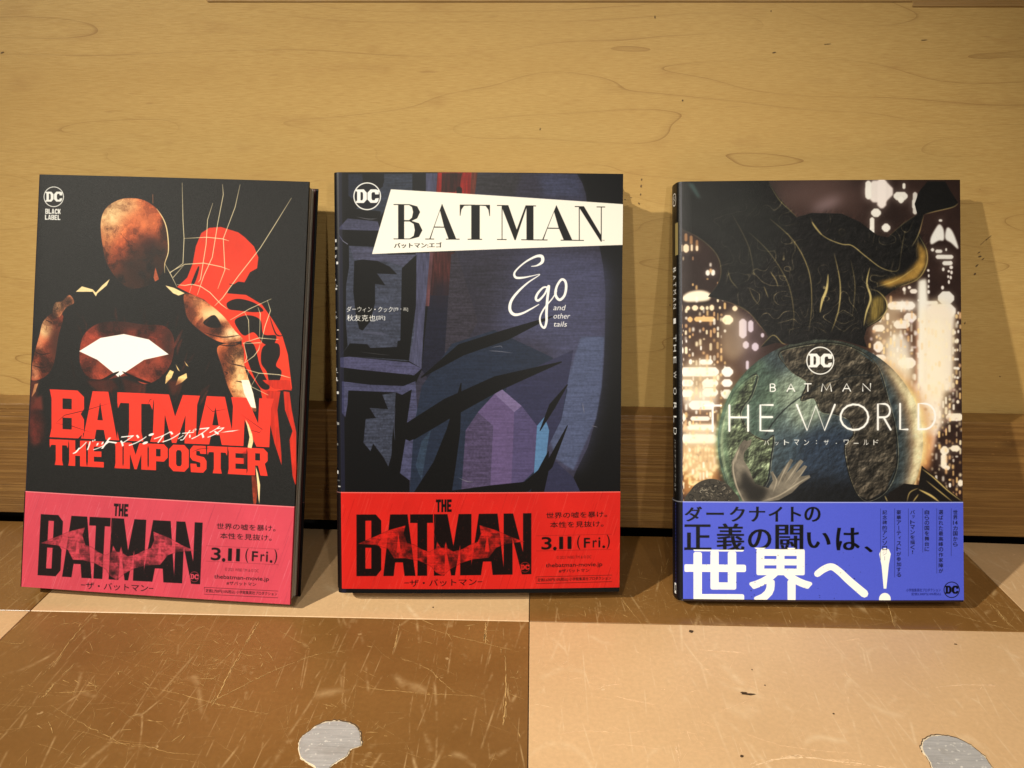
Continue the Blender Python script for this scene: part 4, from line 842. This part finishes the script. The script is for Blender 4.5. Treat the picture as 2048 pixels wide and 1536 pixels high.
    for q in ([(812, 590), (780, 650)], [(870, 592), (830, 650)], [(905, 612), (850, 660)], [(540, 400), (510, 460)]): c.stroke(q, 7, sd, smooth=False, taper=True, alpha=.8)
    c.fill([(150, 784), (175, 700), (230, 650), (310, 628), (390, 650), (440, 690), (480, 784)], (66, 62, 56), smooth=True)
    for _ in range(130):
        x, y = rr.uniform(165, 460), rr.uniform(640, 780)
        if (x-315)**2/150**2+(y-785)**2/150**2 > 1: continue
        t = rr.uniform(0, 6.3); rd = rr.uniform(8, 18); q = [(x+rd*math.cos(t+s_*.7), y+rd*.8*math.sin(t+s_*.7)) for s_ in range(5)]
        c.stroke(q, rr.uniform(3, 6), rr.choice(((30, 28, 26), (150, 144, 130), (104, 98, 88), (24, 22, 20))), taper=True)
    c.fill([(1480, 784), (1500, 720), (1600, 660), (1700, 670), (1720, 540), (1790, 600), (1900, 700), (1998, 775), (2000, 790)], (30, 26, 24))
    for q, w in (([(1720, 560), (1800, 620), (1900, 710), (2000, 785)], 9), ([(1750, 640), (1850, 720), (1930, 784)], 7), ([(1620, 784), (1640, 720), (1700, 690)], 6), ([(1700, 700), (1780, 740), (1840, 784)], 14), ([(1470, 740), (1490, 784)], 6), ([(1660, 784), (1700, 730)], 7)): c.stroke(q, w, (226, 200, 130), alpha=.85, blur=1, taper=True)
    c.tf = E_
    # great dark billowing cloth over the globe (plain drapery)
    dk = (26, 25, 25)
    c.fill([(85, 78), (690, 78), (760, 190), (880, 320), (980, 292), (1180, 296), (1300, 350), (1420, 440), (1490, 455), (1580, 370), (1690, 300), (1672, 230), (1700, 150), (1760, 78), (1880, 78), (1915, 140), (1968, 222), (1940, 250), (1800, 280), (1735, 300), (1700, 420), (1752, 520), (1758, 640), (1700, 735), (1560, 790), (1470, 850), (1490, 930), (1440, 1010), (1350, 1060), (1330, 1130),
            (1350, 1192), (1260, 1165), (1180, 1142), (1000, 1138), (860, 1172), (740, 1160), (640, 1192), (690, 1120), (640, 1050), (560, 955), (450, 895), (288, 850), (350, 770), (374, 690), (360, 600), (310, 525), (210, 445), (88, 386)], dk, tex=.25)
    r_ = cover([c.P([(300, 300), (760, 190), (880, 320), (980, 292), (1180, 296), (1300, 350), (1420, 440), (1490, 455), (1690, 300), (1752, 520), (1700, 735), (1470, 850), (1440, 1010), (1350, 1060), (1330, 1130), (1000, 1138), (740, 1160), (560, 955), (420, 860)])], W, H)
    CM = np.zeros((H, W), np.float32); CM[r_[1]:r_[1]+r_[2].shape[0], r_[0]:r_[0]+r_[2].shape[1]] = r_[2]; CM = boxblur(CM, 12)
    wx = vnoise(1500, 1100, 120, 41, 3)[:H, :W]; yy, xx = np.mgrid[0:H, 0:W]; ph = (xx*.016+wx*9+yy*.006*(wx-.2)*3)
    rg = 1-np.abs(np.sin(ph*2.1)); rg2 = 1-np.abs(np.sin(ph*5.3+2*wx)); amp = vnoise(1500, 1100, 70, 43, 3)[:H, :W]
    fo = np.clip(rg**9*.9+rg2**12*.5, 0, 1)*np.clip((amp-.38)*3.2, 0, 1)*CM
    c.im = c.im*(1-fo[..., None])+np.array((128, 118, 92), np.float32)/255*fo[..., None]
    c.im *= 1+(em_*CM*1.1)[..., None]
    c.fill([(100, 90), (600, 90), (850, 400), (700, 600), (450, 800), (400, 600), (330, 480), (130, 370)], (40, 42, 40), alpha=.7, blur=18, tex=.3, cell='wash')
    c.fill([(150, 90), (190, 90), (240, 190), (215, 185)], (80, 104, 104), alpha=.7, blur=4)
    c.fill([(1690, 480), (1752, 540), (1750, 640), (1690, 730), (1500, 790), (1420, 760), (1600, 700), (1700, 600)], (178, 142, 74), alpha=.85, blur=6, tex=.25, cell='rock'); c.fill([(1600, 560), (1680, 560), (1640, 660), (1560, 690)], (20, 18, 18), alpha=.9, blur=10)
    c.fill([(1380, 860), (1460, 840), (1475, 930), (1430, 1000), (1350, 1040)], (150, 130, 70), alpha=.7, blur=6, tex=.4, cell='vert')
    gl = (226, 206, 140)
    for q, w, al in (([(88, 386), (210, 445), (310, 525), (360, 600), (374, 690), (350, 770), (288, 850)], 4, .55), ([(300, 850), (450, 897), (560, 957), (640, 1052), (700, 1120)], 4, .5), ([(690, 85), (760, 200), (830, 270), (885, 325)], 4, .7), ([(970, 320), (1010, 400), (1080, 460), (1180, 500), (1250, 510), (1340, 580), (1450, 660), (1550, 680), (1575, 620)], 6, .85),
                     ([(1610, 400), (1590, 500), (1570, 640)], 3, .6), ([(1735, 300), (1700, 430), (1650, 520)], 5, .7), ([(1700, 440), (1752, 540), (1752, 640), (1690, 735), (1550, 790)], 6, .8), ([(980, 350), (1000, 380), (1050, 440)], 12, .6), ([(1690, 300), (1580, 375), (1490, 455)], 3, .5), ([(1968, 222), (1930, 250), (1800, 282), (1740, 298)], 5, .75),
                     ([(1090, 700), (1080, 800), (1050, 880), (1035, 960)], 18, .85), ([(1370, 655), (1350, 760), (1375, 860), (1345, 960), (1328, 1050)], 14, .85), ([(700, 680), (740, 740), (755, 790)], 6, .7), ([(420, 670), (440, 740), (490, 800)], 5, .5),
                     ([(560, 790), (590, 860), (630, 910)], 5, .5), ([(640, 1190), (720, 1110), (780, 1160), (810, 1172)], 6, .7), ([(1020, 1060), (1060, 1080), (1080, 1100)], 3, .5), ([(660, 780), (690, 860)], 6, .6), ([(560, 420), (700, 560), (820, 760), (860, 960), (850, 1100)], 6, .45), ([(700, 330), (860, 480), (960, 680), (980, 900), (960, 1090)], 7, .6), ([(1130, 560), (1170, 760), (1160, 940), (1110, 1090)], 9, .7), ([(1240, 600), (1270, 780), (1250, 1000)], 5, .5), ([(450, 300), (560, 520), (600, 740)], 5, .3),
                     ([(1370, 800), (1430, 820), (1480, 880), (1478, 950), (1420, 1010), (1340, 1055)], 6, .8), ([(1400, 790), (1550, 740), (1700, 640)], 5, .6)):
        c.stroke(q, w, gl, alpha=al, taper=True, blur=1)
    for _ in range(120):
        x, y = rr.uniform(650, 1400), rr.uniform(450, 1100); L = rr.uniform(20, 80); t = rr.uniform(.9, 2.2)
        c.stroke([(x, y), (x+L*.5*math.cos(t)+rr.uniform(-8, 8), y+L*.5*math.sin(t)), (x+L*math.cos(t), y+L*math.sin(t))], rr.uniform(2, 4), rr.choice(((60, 58, 56), (52, 46, 44), (90, 84, 78), (12, 12, 12))), taper=True, alpha=.6)
    dc_logo(c, 1037, 1280, 90, (244, 244, 240))
    # thin titles
    def thin(ch, x0, y0, x1, y1, wd, col, **k):
        X = lambda u: x0+(x1-x0)*u; Y = lambda v: y0+(y1-y0)*v; S = []
        if ch == 'T': S = [[(0, 0), (1, 0)], [(.5, 0), (.5, 1)]]
        if ch == 'H': S = [[(0, 0), (0, 1)], [(1, 0), (1, 1)], [(0, .47), (1, .47)]]
        if ch == 'E': S = [[(1, 0), (0, 0), (0, 1), (1, 1)], [(0, .47), (.95, .47)]]
        if ch == 'W': S = [[(0, 0), (.27, 1), (.5, .05), (.73, 1), (1, 0)]]
        if ch == 'L': S = [[(0, 0), (0, 1), (1, 1)]]
        if ch == 'A': S = [[(0, 1), (.5, 0), (1, 1)], [(.18, .66), (.82, .66)]]
        if ch == 'M': S = [[(0, 1), (.12, 0), (.5, .85), (.88, 0), (1, 1)]]
        if ch == 'N': S = [[(0, 1), (0, 0), (1, 1), (1, 0)]]
        ar = lambda cx, cy, rx, ry, a0, a1: [(cx+rx*math.cos(t), cy+ry*math.sin(t)) for t in np.linspace(a0, a1, 16)]
        if ch == 'O': S = [ar(.5, .5, .5, .5, 0, 6.283)]
        if ch == 'D': S = [[(0, 1), (0, 0), (.35, 0)]+ar(.35, .5, .65, .5, -1.57, 1.57)+[(0, 1)]]
        if ch == 'R': S = [[(0, 1), (0, 0), (.5, 0)]+ar(.5, .26, .45, .26, -1.57, 1.57)+[(0, .52)], [(.45, .52), (1, 1)]]
        if ch == 'B': S = [[(0, .48), (.5, .48)]+ar(.5, .24, .4, .24, 1.57, -1.57)+[(0, 0), (0, 1), (.5, 1)]+ar(.5, .74, .5, .26, 1.57, -1.57)]
        for q in S: c.stroke([(X(u), Y(v)) for u, v in q], wd, col, smooth=False, **k)
    c.tf = F_; wt = (250, 250, 246)
    big = [('T', 262, 375), ('H', 430, 555), ('E', 637, 720), ('W', 880, 1135), ('O', 1172, 1360), ('R', 1424, 1510), ('L', 1574, 1625), ('D', 1698, 1812)]
    for ch, x0, x1 in big: yy = 137-(x0-262)*.009; thin(ch, x0, yy, x1, yy+172, 22, (255, 255, 255), alpha=.28, blur=5)
    for ch, x0, x1 in big: yy = 137-(x0-262)*.009; thin(ch, x0, yy, x1, yy+172, 13, wt)
    c.tf = E_
    for ch, x0, x1 in (('B', 703, 737), ('A', 815, 866), ('T', 932, 976), ('M', 1045, 1112), ('A', 1188, 1240), ('N', 1322, 1374)): thin(ch, x0, 1436-(x0-700)*.004, x1, 1486-(x0-700)*.004, 7.5, wt)
    c.tf = F_
    for i, ch in enumerate('バットマン:ザ・ワールド'):
        x = 662+i*66.5; small = ch in 'ッ・:'; dy = 10 if ch == 'ッ' else (12 if ch in '・ー' else 0)
        hgt = {'ー': 5, '・': 6, ':': 24}.get(ch, 24 if ch == 'ッ' else 36); wd = {'・': 7, ':': 6}.get(ch, 24 if ch == 'ッ' else 34)
        c.trect(ch, x+(34-wd)/2, 366+dy+(36-hgt)*.3, x+(34+wd)/2, 366+dy+(36-hgt)*.3+hgt, wt, bold=.0)
    # spine: black, title running down
    x = int(b['t']*PPM); c.im[:, :x] = np.array((16, 15, 17))/255
    c.tf = lambda p: p
    def zrow(py): return (b['h']-local_z(b, lambda q: q, (1356, py)))*PPM
    def sp(s_, ya, yb, cx=-.006, hw=.0032):
        a, bb_ = zrow(ya), zrow(yb); L = []
        for l in glyphs(s_, .0): L.append(np.stack([(b['t']+cx-hw)*PPM+(1-l[:, 1])*2*hw*PPM, a+l[:, 0]*(bb_-a)], 1))
        c.put(cover(L, W, H), (240, 240, 236))
    ys = [532, 547, 562, 577, 592, 606]
    for ch, y in zip('BATMAN', ys): sp(ch, y, y+9)
    for ch, y in (('T', 668), ('H', 688), ('E', 712), ('W', 742), ('O', 775), ('R', 805), ('L', 832), ('D', 856)): sp(ch, y, y+14)
    sp('バットマン:ザ・ワールド', 880, 985, hw=.0012)
    cy = zrow(395); ang = np.linspace(0, 6.283, 30)[:-1]; cx = (b['t']-.006)*PPM
    c.put(cover([np.stack([cx+20*np.cos(ang), cy+20*np.sin(ang)], 1)], W, H), (240, 240, 236)); c.put(cover([np.stack([cx+17*np.cos(ang), cy+17*np.sin(ang)], 1)], W, H), (16, 16, 18)); sp('DC', 389, 401, hw=.0022)
    y = int(zrow(640)); c.im[y-8:y+9, int(cx)-14:int(cx)+12] = .9; y = int(zrow(470)); c.im[y-40:y+60, int(cx)+6:x-6] = np.array((200, 180, 120))/255*.7
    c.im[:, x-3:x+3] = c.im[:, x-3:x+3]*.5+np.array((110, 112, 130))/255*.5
    return c

def obi_film(bi, bg, ink, price):
    b = BK[bi]; z1 = (local_z(b, B_, (900, 790)) if bi == 0 else local_z(b, D_, (1000, 737)))
    z0 = (local_z(b, B_, (900, 1437)) if bi == 0 else local_z(b, D_, (1000, 1372)))
    c = Canvas(b, b['t'], z0, z1, bg); H, W = c.H, c.W; b2 = BK[1]
    if bi == 1: c.tf = D_
    else:
        cc = Canvas(b2, b2['t'], local_z(b2, D_, (1000, 1372)), local_z(b2, D_, (1000, 737)), bg); cc.tf = D_
        f = cc.P; k = (b['w']-.003)/b2['w']; off = b['t']-b2['t']
        def P(pts): q = f(pts); q[:, 0] = (q[:, 0]-b2['t']*PPM)*k+b['t']*PPM; q[:, 1] *= H/cc.H; return q
        c.P = P
    rr = random.Random(5+bi); bgv = np.array(bg, float)
    c.im *= 1+.10*(TEX['wash'][:H, :W, None]-.5)
    for _ in range(420):
        x, y = rr.uniform(60, 1990), rr.uniform(700, 1400); L = rr.uniform(50, 230); up = rr.random() < .6
        col = np.clip(bgv+(np.array((44, 92, 84)) if up else np.array((-84, -34, -28)))*rr.uniform(.3, 1.2), 0, 255)
        c.stroke([(x, y), (x-L*.32, y+L)], rr.uniform(3, 9), col, smooth=False, taper=True, alpha=.75)
    top = ((210, 886), (1362, 874)); bot = ((210, 1291), (1362, 1274))
    c.word([('T', 735, 768), ('H', 771, 804), ('E', 808, 838)], ((735, 784), (838, 783)), ((735, 867), (838, 865)), ink, SL)
    NB = dict(SL); NB['A'] = ([[(.26, 0), (.80, 0), (1, 1), (.66, 1), (.62, .78), (.38, .78), (.32, 1), (0, 1)]], [[(.5, .3), (.57, .62), (.43, .62)]])
    NB['B'] = ([[(0, 0), (.78, 0), (1, .1), (1, .40), (.86, .48), (1, .56), (1, .9), (.80, 1), (0, 1)]], [[(.36, .1), (.60, .1), (.60, .42), (.36, .42)], [(.36, .54), (.60, .54), (.60, .88), (.36, .88)]])
    NB['T'] = ([[(0, 0), (1, 0), (1, .14), (.74, .14), (.74, 1), (.32, 1), (.32, .14), (0, .14)]], [])
    NB['M'] = ([[(0, 0), (.36, 0), (.52, .52), (.66, 0), (1, 0), (1, 1), (.70, 1), (.70, .50), (.56, 1), (.46, 1), (.30, .48), (.28, 1), (0, 1)]], [])
    NB['N'] = ([[(0, 0), (.34, 0), (.70, .64), (.70, 0), (1, 0), (1, 1), (.66, 1), (.32, .40), (.32, 1), (0, 1)]], [])
    c.word([('B', 210, 374), ('A', 378, 590, -10), ('T', 565, 716), ('M', 722, 968, 0), ('A', 958, 1185), ('N', 1180, 1362)], top, bot, ink, NB, tex=.25, cell='grain')
    # winged emblem scratched out of the letters
    em = [(222, 1078), (330, 1030), (430, 985), (535, 955), (520, 1010), (545, 1070), (590, 1080), (640, 1110), (690, 1128), (735, 1105), (742, 1060), (768, 1100), (790, 1100), (800, 1060), (812, 1105), (850, 1125), (910, 1108), (960, 1080), (1010, 1060), (1030, 1010), (1022, 952), (1130, 985), (1230, 1030), (1318, 1060),
          (1200, 1072), (1130, 1100), (1080, 1165), (980, 1175), (900, 1200), (830, 1240), (780, 1285), (735, 1262), (700, 1220), (620, 1185), (530, 1170), (460, 1172), (420, 1110), (340, 1085)]
    ec = tuple(np.clip(bgv*np.array((.93, .9, .9)), 0, 255)); c.fill(em, ec, tex=.3, cell='brush', alpha=.97, grain=np.clip(.35+1.7*(TEX['rock'][:H, :W]-.25), 0, 1)*np.clip(.55+TEX['brush'][:H, :W], 0, 1))
    c.stroke(em, 3, tuple(bgv*.45), closed=True, smooth=False, alpha=.6)
    for _ in range(900):
        x, y = rr.uniform(330, 1250), rr.uniform(960, 1250); d = abs(x-770)
        if not (1000 < y < 1165 and d > 200 and d < 380 or 1090 < y < 1240 and d < 220): continue
        c.stroke([(x, y), (x+rr.uniform(-26, 26), y+rr.uniform(-16, 26))], rr.uniform(2, 5), tuple(np.clip(bgv*rr.choice((.3, .5, .65, 1.15)), 0, 255)), smooth=False, taper=True, alpha=.7)
    for q in ([(735, 880), (720, 1000), (735, 1060)], [(680, 1075), (740, 950)], [(1130, 1130), (1230, 1230)], [(1310, 880), (1340, 960)], [(270, 900), (330, 960)], [(920, 890), (912, 920)]): c.stroke(q, 4, tuple(np.clip(bgv*1.05, 0, 255)), smooth=False, taper=True, alpha=.7)
    for _ in range(90): c.dot((rr.uniform(215, 1360), rr.uniform(885, 1285)), rr.uniform(1, 3), rr.uniform(1, 3), tuple(bgv), alpha=.5)
    dc_logo(c, 1320, 1228, 32, tuple(bgv), ink)
    c.text('ザ・バットマン', (562, 1312), (1002, 1300), (562, 1358), ink, bold=.022); c.stroke([(528, 1333), (556, 1332)], 4, ink, smooth=False); c.stroke([(1010, 1323), (1038, 1322)], 4, ink, smooth=False)
    c.text('世界の嘘を暴け。', (1460, 871), (1862, 864), (1460, 910), ink, bold=.012); c.text('本性を見抜け。', (1486, 932), (1838, 927), (1486, 971), ink, bold=.012)
    [c.trect(ch, x0, y0, x1, y1, ink, bold=.03) for ch, x0, y0, x1, y1 in (('3', 1430, 1032, 1494, 1112), ('1', 1547, 1031, 1570, 1110), ('1', 1602, 1030, 1625, 1109))]; c.dot((1517, 1107), 12, 12, ink); c.text('(', (1664, 1024), (1684, 1023), (1664, 1116), ink); [c.trect(ch, x0, y0, x1, y1, ink, bold=.035) for ch, x0, y0, x1, y1 in (('F', 1710, 1040, 1748, 1102), ('r', 1768, 1055, 1794, 1101), ('i', 1806, 1037, 1816, 1100))]; c.dot((1840, 1098), 9, 9, ink); c.text(')', (1860, 1020), (1880, 1019), (1860, 1112), ink)
    for q in ([(1395, 1022), (1890, 1016)], [(1395, 1122), (1890, 1116)]): c.stroke(q, 1.6, ink, smooth=False, alpha=.5)
    c.text('© 2021 WBEI TM & © DC', (1528, 1156), (1758, 1153), (1528, 1176), ink, alpha=.55)
    c.text('thebatman-movie.jp', (1457, 1204), (1830, 1199), (1457, 1238), ink, bold=.014); c.text('#ザバットマン', (1543, 1243), (1745, 1240), (1543, 1266), ink, bold=.01)
    c.stroke([(1393, 1292), (1895, 1285), (1895, 1328), (1393, 1336)], 2.2, ink, smooth=False, closed=True, alpha=.9)
    c.text('定価'+price+'円(10%税込) 小学館集英社プロダクション', (1402, 1301), (1888, 1293), (1402, 1327), ink, bold=.006)
    x = int(b['t']*PPM); c.im[:, :x] = np.array(ink)/255*.9+.01
    c.im[:3] = np.clip(c.im[:3]*.6+.4*np.array((255, 190, 180))/255, 0, 1)
    return c, z0, z1

def obi_blue():
    b = BK[2]; z1 = local_z(b, F_, (1000, 782)); z0 = local_z(b, F_, (1000, 1438)); bg = (84, 96, 204)
    c = Canvas(b, b['t'], z0, z1, bg); H, W = c.H, c.W; c.tf = F_; ink = (10, 10, 16); wt = (252, 250, 240); inkb = (24, 30, 90)
    xs = [(130, 240), (275, 385), (430, 525), (560, 660), (690, 775), (838, 900), (928, 1030)]
    for ch, (a, b_) in zip('ダークナイトの', xs):
        y0, y1 = (815, 914) if ch != 'ー' else (855, 870)
        c.trect(ch, a, y0, b_, y1, ink, bold=.004, mincho=3)
    xs = [(120, 300, 935, 1105), (345, 520, 928, 1112), (552, 700, 965, 1100), (735, 912, 935, 1115), (945, 1095, 985, 1090), (1140, 1290, 955, 1105), (1330, 1378, 1080, 1118)]
    for ch, (a, b_, y0, y1) in zip('正義の闘いは、', xs): c.trect(ch, a, y0, b_, y1, ink, bold=.008, mincho=4)
    c.trect('世', 137, 1122, 528, 1438, wt, bold=.036); c.trect('界', 570, 1108, 972, 1450, wt, bold=.030)
    c.stroke([(1015, 1262), (1060, 1230), (1110, 1215), (1160, 1245), (1230, 1310), (1330, 1395)], [44, 46, 46, 48, 50, 54], wt, smooth=True)
    c.fill([(1430, 1130), (1445, 1098), (1470, 1090), (1495, 1100), (1508, 1130), (1495, 1200), (1478, 1362), (1460, 1362), (1446, 1210)], wt, smooth=False); c.dot((1468, 1432), 40, 42, wt)
    rr = random.Random(8)
    for _ in range(55):
        x, y = rr.uniform(130, 1340), rr.uniform(1110, 1430); c.dot((x, y), rr.uniform(1.5, 5), rr.uniform(1, 3.5), rr.choice(((70, 80, 150), (20, 20, 40))), rot=rr.uniform(0, 3), alpha=.75)
    cols = ((1945, '世界14カ国から', 1085, 1145), (1847, '選ばれた最高峰の作家陣が', 1262, 1262), (1752, '自らの国を舞台に', 1117, 1120), (1655, 'バットマンを描く!', 1137, 1145), (1562, '豪華アーティストが参加する', 1287, 1285), (1467, '記念碑的アンソロジー', 1177, 1170))
    for cx, s_, ye, yl in cols:
        L = list(s_.replace('14', '\u0001')); st = (ye-835)/len(L)
        for i, ch in enumerate(L):
            y = 835+i*st; col = inkb if not (cx == 1467 and y > 1095) else (140, 140, 170)
            if ch == '\u0001': c.trect('14', cx-15, y+3, cx+15, y+st*.85, ink)
            elif ch == 'ー': c.stroke([(cx, y+4), (cx, y+st*.85)], 3, ink if col == inkb else col, smooth=False)
            elif ch in 'ッィ': c.trect(ch, cx-3, y+3, cx+14, y+st*.7, ink)
            elif ch == '!': c.trect(ch, cx-3, y+3, cx+3, y+st*.8, ink)
            else: c.trect(ch, cx-15, y+3, cx+15, y+st*.9, ink if col == inkb else col)
        c.stroke([(cx-28, 828), (cx-28, yl)], 1.8, ink, smooth=False, alpha=.75)
    c.trect('小学館集英社プロダクション', 1612, 1362, 1845, 1384, inkb); c.trect('定価3,300円(10%税込)', 1646, 1390, 1845, 1411, inkb, bold=.008)
    dc_logo(c, 1920, 1372, 52, ink)
    c.im *= 1+.03*(TEX['grain'][:H, :W, None]-.5)
    x = int(b['t']*PPM); c.im[:, :x] = np.array((14, 14, 24))/255
    for k in range(26):
        y = int(H*(.03+.034*k)); c.im[y:y+6, x-int(4*PPM/1000):x-int(3.2*PPM/1000)] = np.array((70, 80, 170))/255
    c.im[int(H*.86):int(H*.97), x-32:x-14] = .88; c.im[int(H*.885):int(H*.94), x-29:x-18] = .1
    c.im[:3] = c.im[:3]*.6+.4
    return c, z0, z1
#ART_END

# ------------------------------------------------------------------ book geometry
def print_mat(name, img, rough, spec, grain=.0, coat=0.0):
    s = NT(name); im = s.n('TexImage'); im.image = img; im.interpolation = 'Cubic'; im.extension = 'EXTEND'; s.link(s.tc.outputs['UV'], im.inputs[0])
    nz = s.noise(s.mapping(), 2600, 2, .6); big = s.noise(s.mapping(), 14, 3, .5)
    if grain: s.bump(s.math('ADD', nz, s.math('MULTIPLY', big, .5)), grain, .00012)
    else: s.bump(big, .06, .0006)
    return s.set(Base_Color=im.outputs[0], Roughness=s.math('ADD', rough, s.math('MULTIPLY', nz, .08)), Specular_IOR_Level=spec, Coat_Weight=coat, Coat_Roughness=.2)
def sheet(name, b, z0, z1, off, thick, img_left, img_w, zc0, zc1, mat, parent, r=.003, bow=.0008, wrap=True, flap=True, nz=10, rows=None):
    """paper folded round front, spine and back; UV from the front print canvas"""
    w_, t_ = b['w'], b['t']; path = []
    N = 28
    def fy(x): return -off-bow*math.sin(math.pi*min(max(x/w_, 0), 1))
    for i in range(N+1): x = w_-(w_-r)*i/N; path.append((x, fy(x), x))
    for i in range(1, 7): a = math.pi/2*i/6; path.append((r-(r+off)*math.sin(a), r-(r+off)*math.cos(a), -i/6*r*.6))
    m = 8
    for i in range(1, m+1): y = r+(t_-2*r)*i/m; path.append((-off-.0008*math.sin(math.pi*i/m), y, -y))
    for i in range(1, 7): a = math.pi/2*i/6; path.append((r-(r+off)*math.cos(a), t_-r+(r+off)*math.sin(a), -t_))
    for i in range(1, 9): x = r+(w_-r)*i/8; path.append((x, t_+off, -t_))
    if flap:
        path = [(w_-.028, .0026, w_), (w_-.004, .0020, w_), (w_+.0002, .0010, w_)]+path+[(w_+.0002, t_-.001, -t_), (w_-.03, t_-.0022, -t_)]
    nrm = []
    for i in range(len(path)):
        a, c_ = path[max(i-1, 0)], path[min(i+1, len(path)-1)]; dx, dy = c_[0]-a[0], c_[1]-a[1]; L = math.hypot(dx, dy) or 1
        nrm.append((-dy/L, dx/L))
    vs, uv = [], []
    for side in (0, 1):
        for k in range(nz+1):
            z = z0+(z1-z0)*k/nz
            for (x, y, s_), (nx, ny) in zip(path, nrm):
                vs.append((x-nx*thick*side*-1*(-1), y-ny*thick*side, z)); uv.append(((s_+img_left)/img_w, (z-zc0)/(zc1-zc0)))
    n = len(path); fs = []; base = (nz+1)*n
    for k in range(nz):
        for i in range(n-1):
            a = k*n+i; fs.append((a, a+1, a+n+1, a+n)); fs.append((base+a, base+a+n, base+a+n+1, base+a+1))
    for i in range(n-1): fs.append((i+1, i, base+i, base+i+1)); a = nz*n+i; fs.append((a, a+1, base+a+1, base+a))
    for k in range(nz): a = k*n; fs.append((a, a+n, base+a+n, base+a)); a += n-1; fs.append((a+n, a, base+a, base+a+n))
    me = bpy.data.meshes.new(name); me.from_pydata(vs, [], fs); me.update()
    ul = me.uv_layers.new(name='UVMap')
    for l in me.loops: ul.data[l.index].uv = uv[l.vertex_index]
    for p in me.polygons: p.use_smooth = False
    bm = bmesh.new(); bm.from_mesh(me); bmesh.ops.recalc_face_normals(bm, faces=bm.faces[:])
    for f in bm.faces: f.smooth = True
    for e in bm.edges:
        if len(e.link_faces) == 2 and e.calc_face_angle(0) > .6: e.smooth = False
    bm.to_mesh(me); bm.free()
    return link(name, me, mat, parent)
def page_mat(name, a, b):
    s = NT(name)
    f = s.noise(s.mapping((1, 2600, 1)), 1.0, 3, .7); g = s.noise(s.mapping((1, 300, 1)), 1.0, 2, .5)
    c = s.mix(s.ramp(f, [(.3, 0), (.7, 1)]), a, b); c = s.mix(s.ramp(g, [(.55, 0), (.62, .4)]), c, tuple(v*.45 for v in a))
    s.bump(f, .6, .0004); return s.set(Base_Color=c, Roughness=.7, Specular_IOR_Level=.2)
def book(i, name, label, cat, jacket, rough, spec, grain, hard, obi, pages, flapcol):
    b = BK[i]; e = bpy.data.objects.new(name, None); COL.objects.link(e)
    R = b['R']; o = b['o']
    e.matrix_world = Matrix([[R[0][0], R[0][1], R[0][2], o[0]], [R[1][0], R[1][1], R[1][2], o[1]], [R[2][0], R[2][1], R[2][2], o[2]], [0, 0, 0, 1]])
    thing(e, label, cat)
    w_, h_, t_ = b['w'], b['h'], b['t']
    c = jacket(); img = c.image(name+'_print')
    m = print_mat(name+'_jacket', img, rough, spec, grain, .0)
    sheet('dust_jacket', b, .0006, h_, .0001, .00022, b['t'], c.W/PPM, 0, h_, m, e, r=.0035 if hard else .0015, bow=(.0009, .0019, .0012)[i])
    bc = mat_plain('board_dark', (.012, .012, .015), .6) if hard else mat_plain('card_cover', flapcol, .5)
    th = .0024 if hard else .0005
    for y in (.0030 if hard else .0028, t_-.0004-th-.002):
        box('cover_board', .004, w_-.0008, y, y+th, 0 if hard else .0005, h_-.0006, bc, e, .0003, 1)
    pm = page_mat('page_edges', *pages)
    py0 = .0062 if hard else .0058; py1 = t_-(.0055 if hard else .0034); n = 4
    rec = .004 if hard else .0016
    for k in range(n):  # gathered signatures
        ya = py0+(py1-py0)*k/n; yb = py0+(py1-py0)*(k+1)/n-.00012
        box('page_block', .005, w_-rec-random.uniform(0, .0006), ya, yb, .003 if hard else .0012, h_-(.004 if hard else .0015)-random.uniform(0, .0004), pm, e, .0002, 1)
    if hard: box('spine_lining', .0006, .0046, .0034, t_-.0034, .001, h_-.001, bc, e, .0004, 1)
    oc, z0, z1 = obi; om = print_mat(name+'_band', oc.image(name+'_band_print'), rough*.9, spec, grain*.7)
    sheet('paper_band', b, z0, z1, .0006, .00018, b['t'], oc.W/PPM, z0, z1, om, e, r=.0037 if hard else .0016, bow=(.0010, .0021, .0013)[i], nz=4)
    return e
b1 = book(0, 'paperback_book', 'black book with red block title and pink paper band, leftmost of the three', 'book', cover1, .48, .18, 1.0, False,
     obi_film(0, (198, 76, 92), (26, 14, 18), '2,750'), ((.42, .40, .36), (.60, .57, .50)), (.05, .008, .008))
b2 = book(1, 'hardcover_book', 'dark slate book with white title banner and bright red paper band, in the middle', 'book', cover2, .36, .18, .0, True,
     obi_film(1, (190, 40, 33), (22, 10, 10), '3,630'), ((.5, .47, .4), (.66, .62, .54)), (.02, .02, .02))
b3 = book(2, 'hardcover_book', 'book showing a globe among city lights, with a blue paper band, rightmost of three', 'book', cover3, .36, .26, .7, True,
     obi_blue(), ((.5, .47, .4), (.66, .62, .54)), (.02, .02, .02))
# the red inner flap of the left book, peeping out between cover and pages
_w, _h = BK[0]['w'], BK[0]['h']
M_FL = mat_plain('flap_red', (.26, .010, .010), .45); M_FB = mat_plain('flap_black', (.012, .010, .010), .45)
box('jacket_flap', _w-.030, _w-.0012, .0024, .0054, .118, .188, M_FL, b1, .0001, 1)
box('jacket_flap', _w-.030, _w-.0012, .0024, .0054, .1882, _h-.002, M_FB, b1, .0001, 1)
box('jacket_flap', _w-.030, _w-.0012, .0024, .0054, .001, .1178, M_FB, b1, .0001, 1)
box('flap_panel', _w-.012, _w-.0010, .0026, .0052, .083, .108, mat_plain('flap_grey', (.30, .29, .27), .5), b1, .0001, 1)
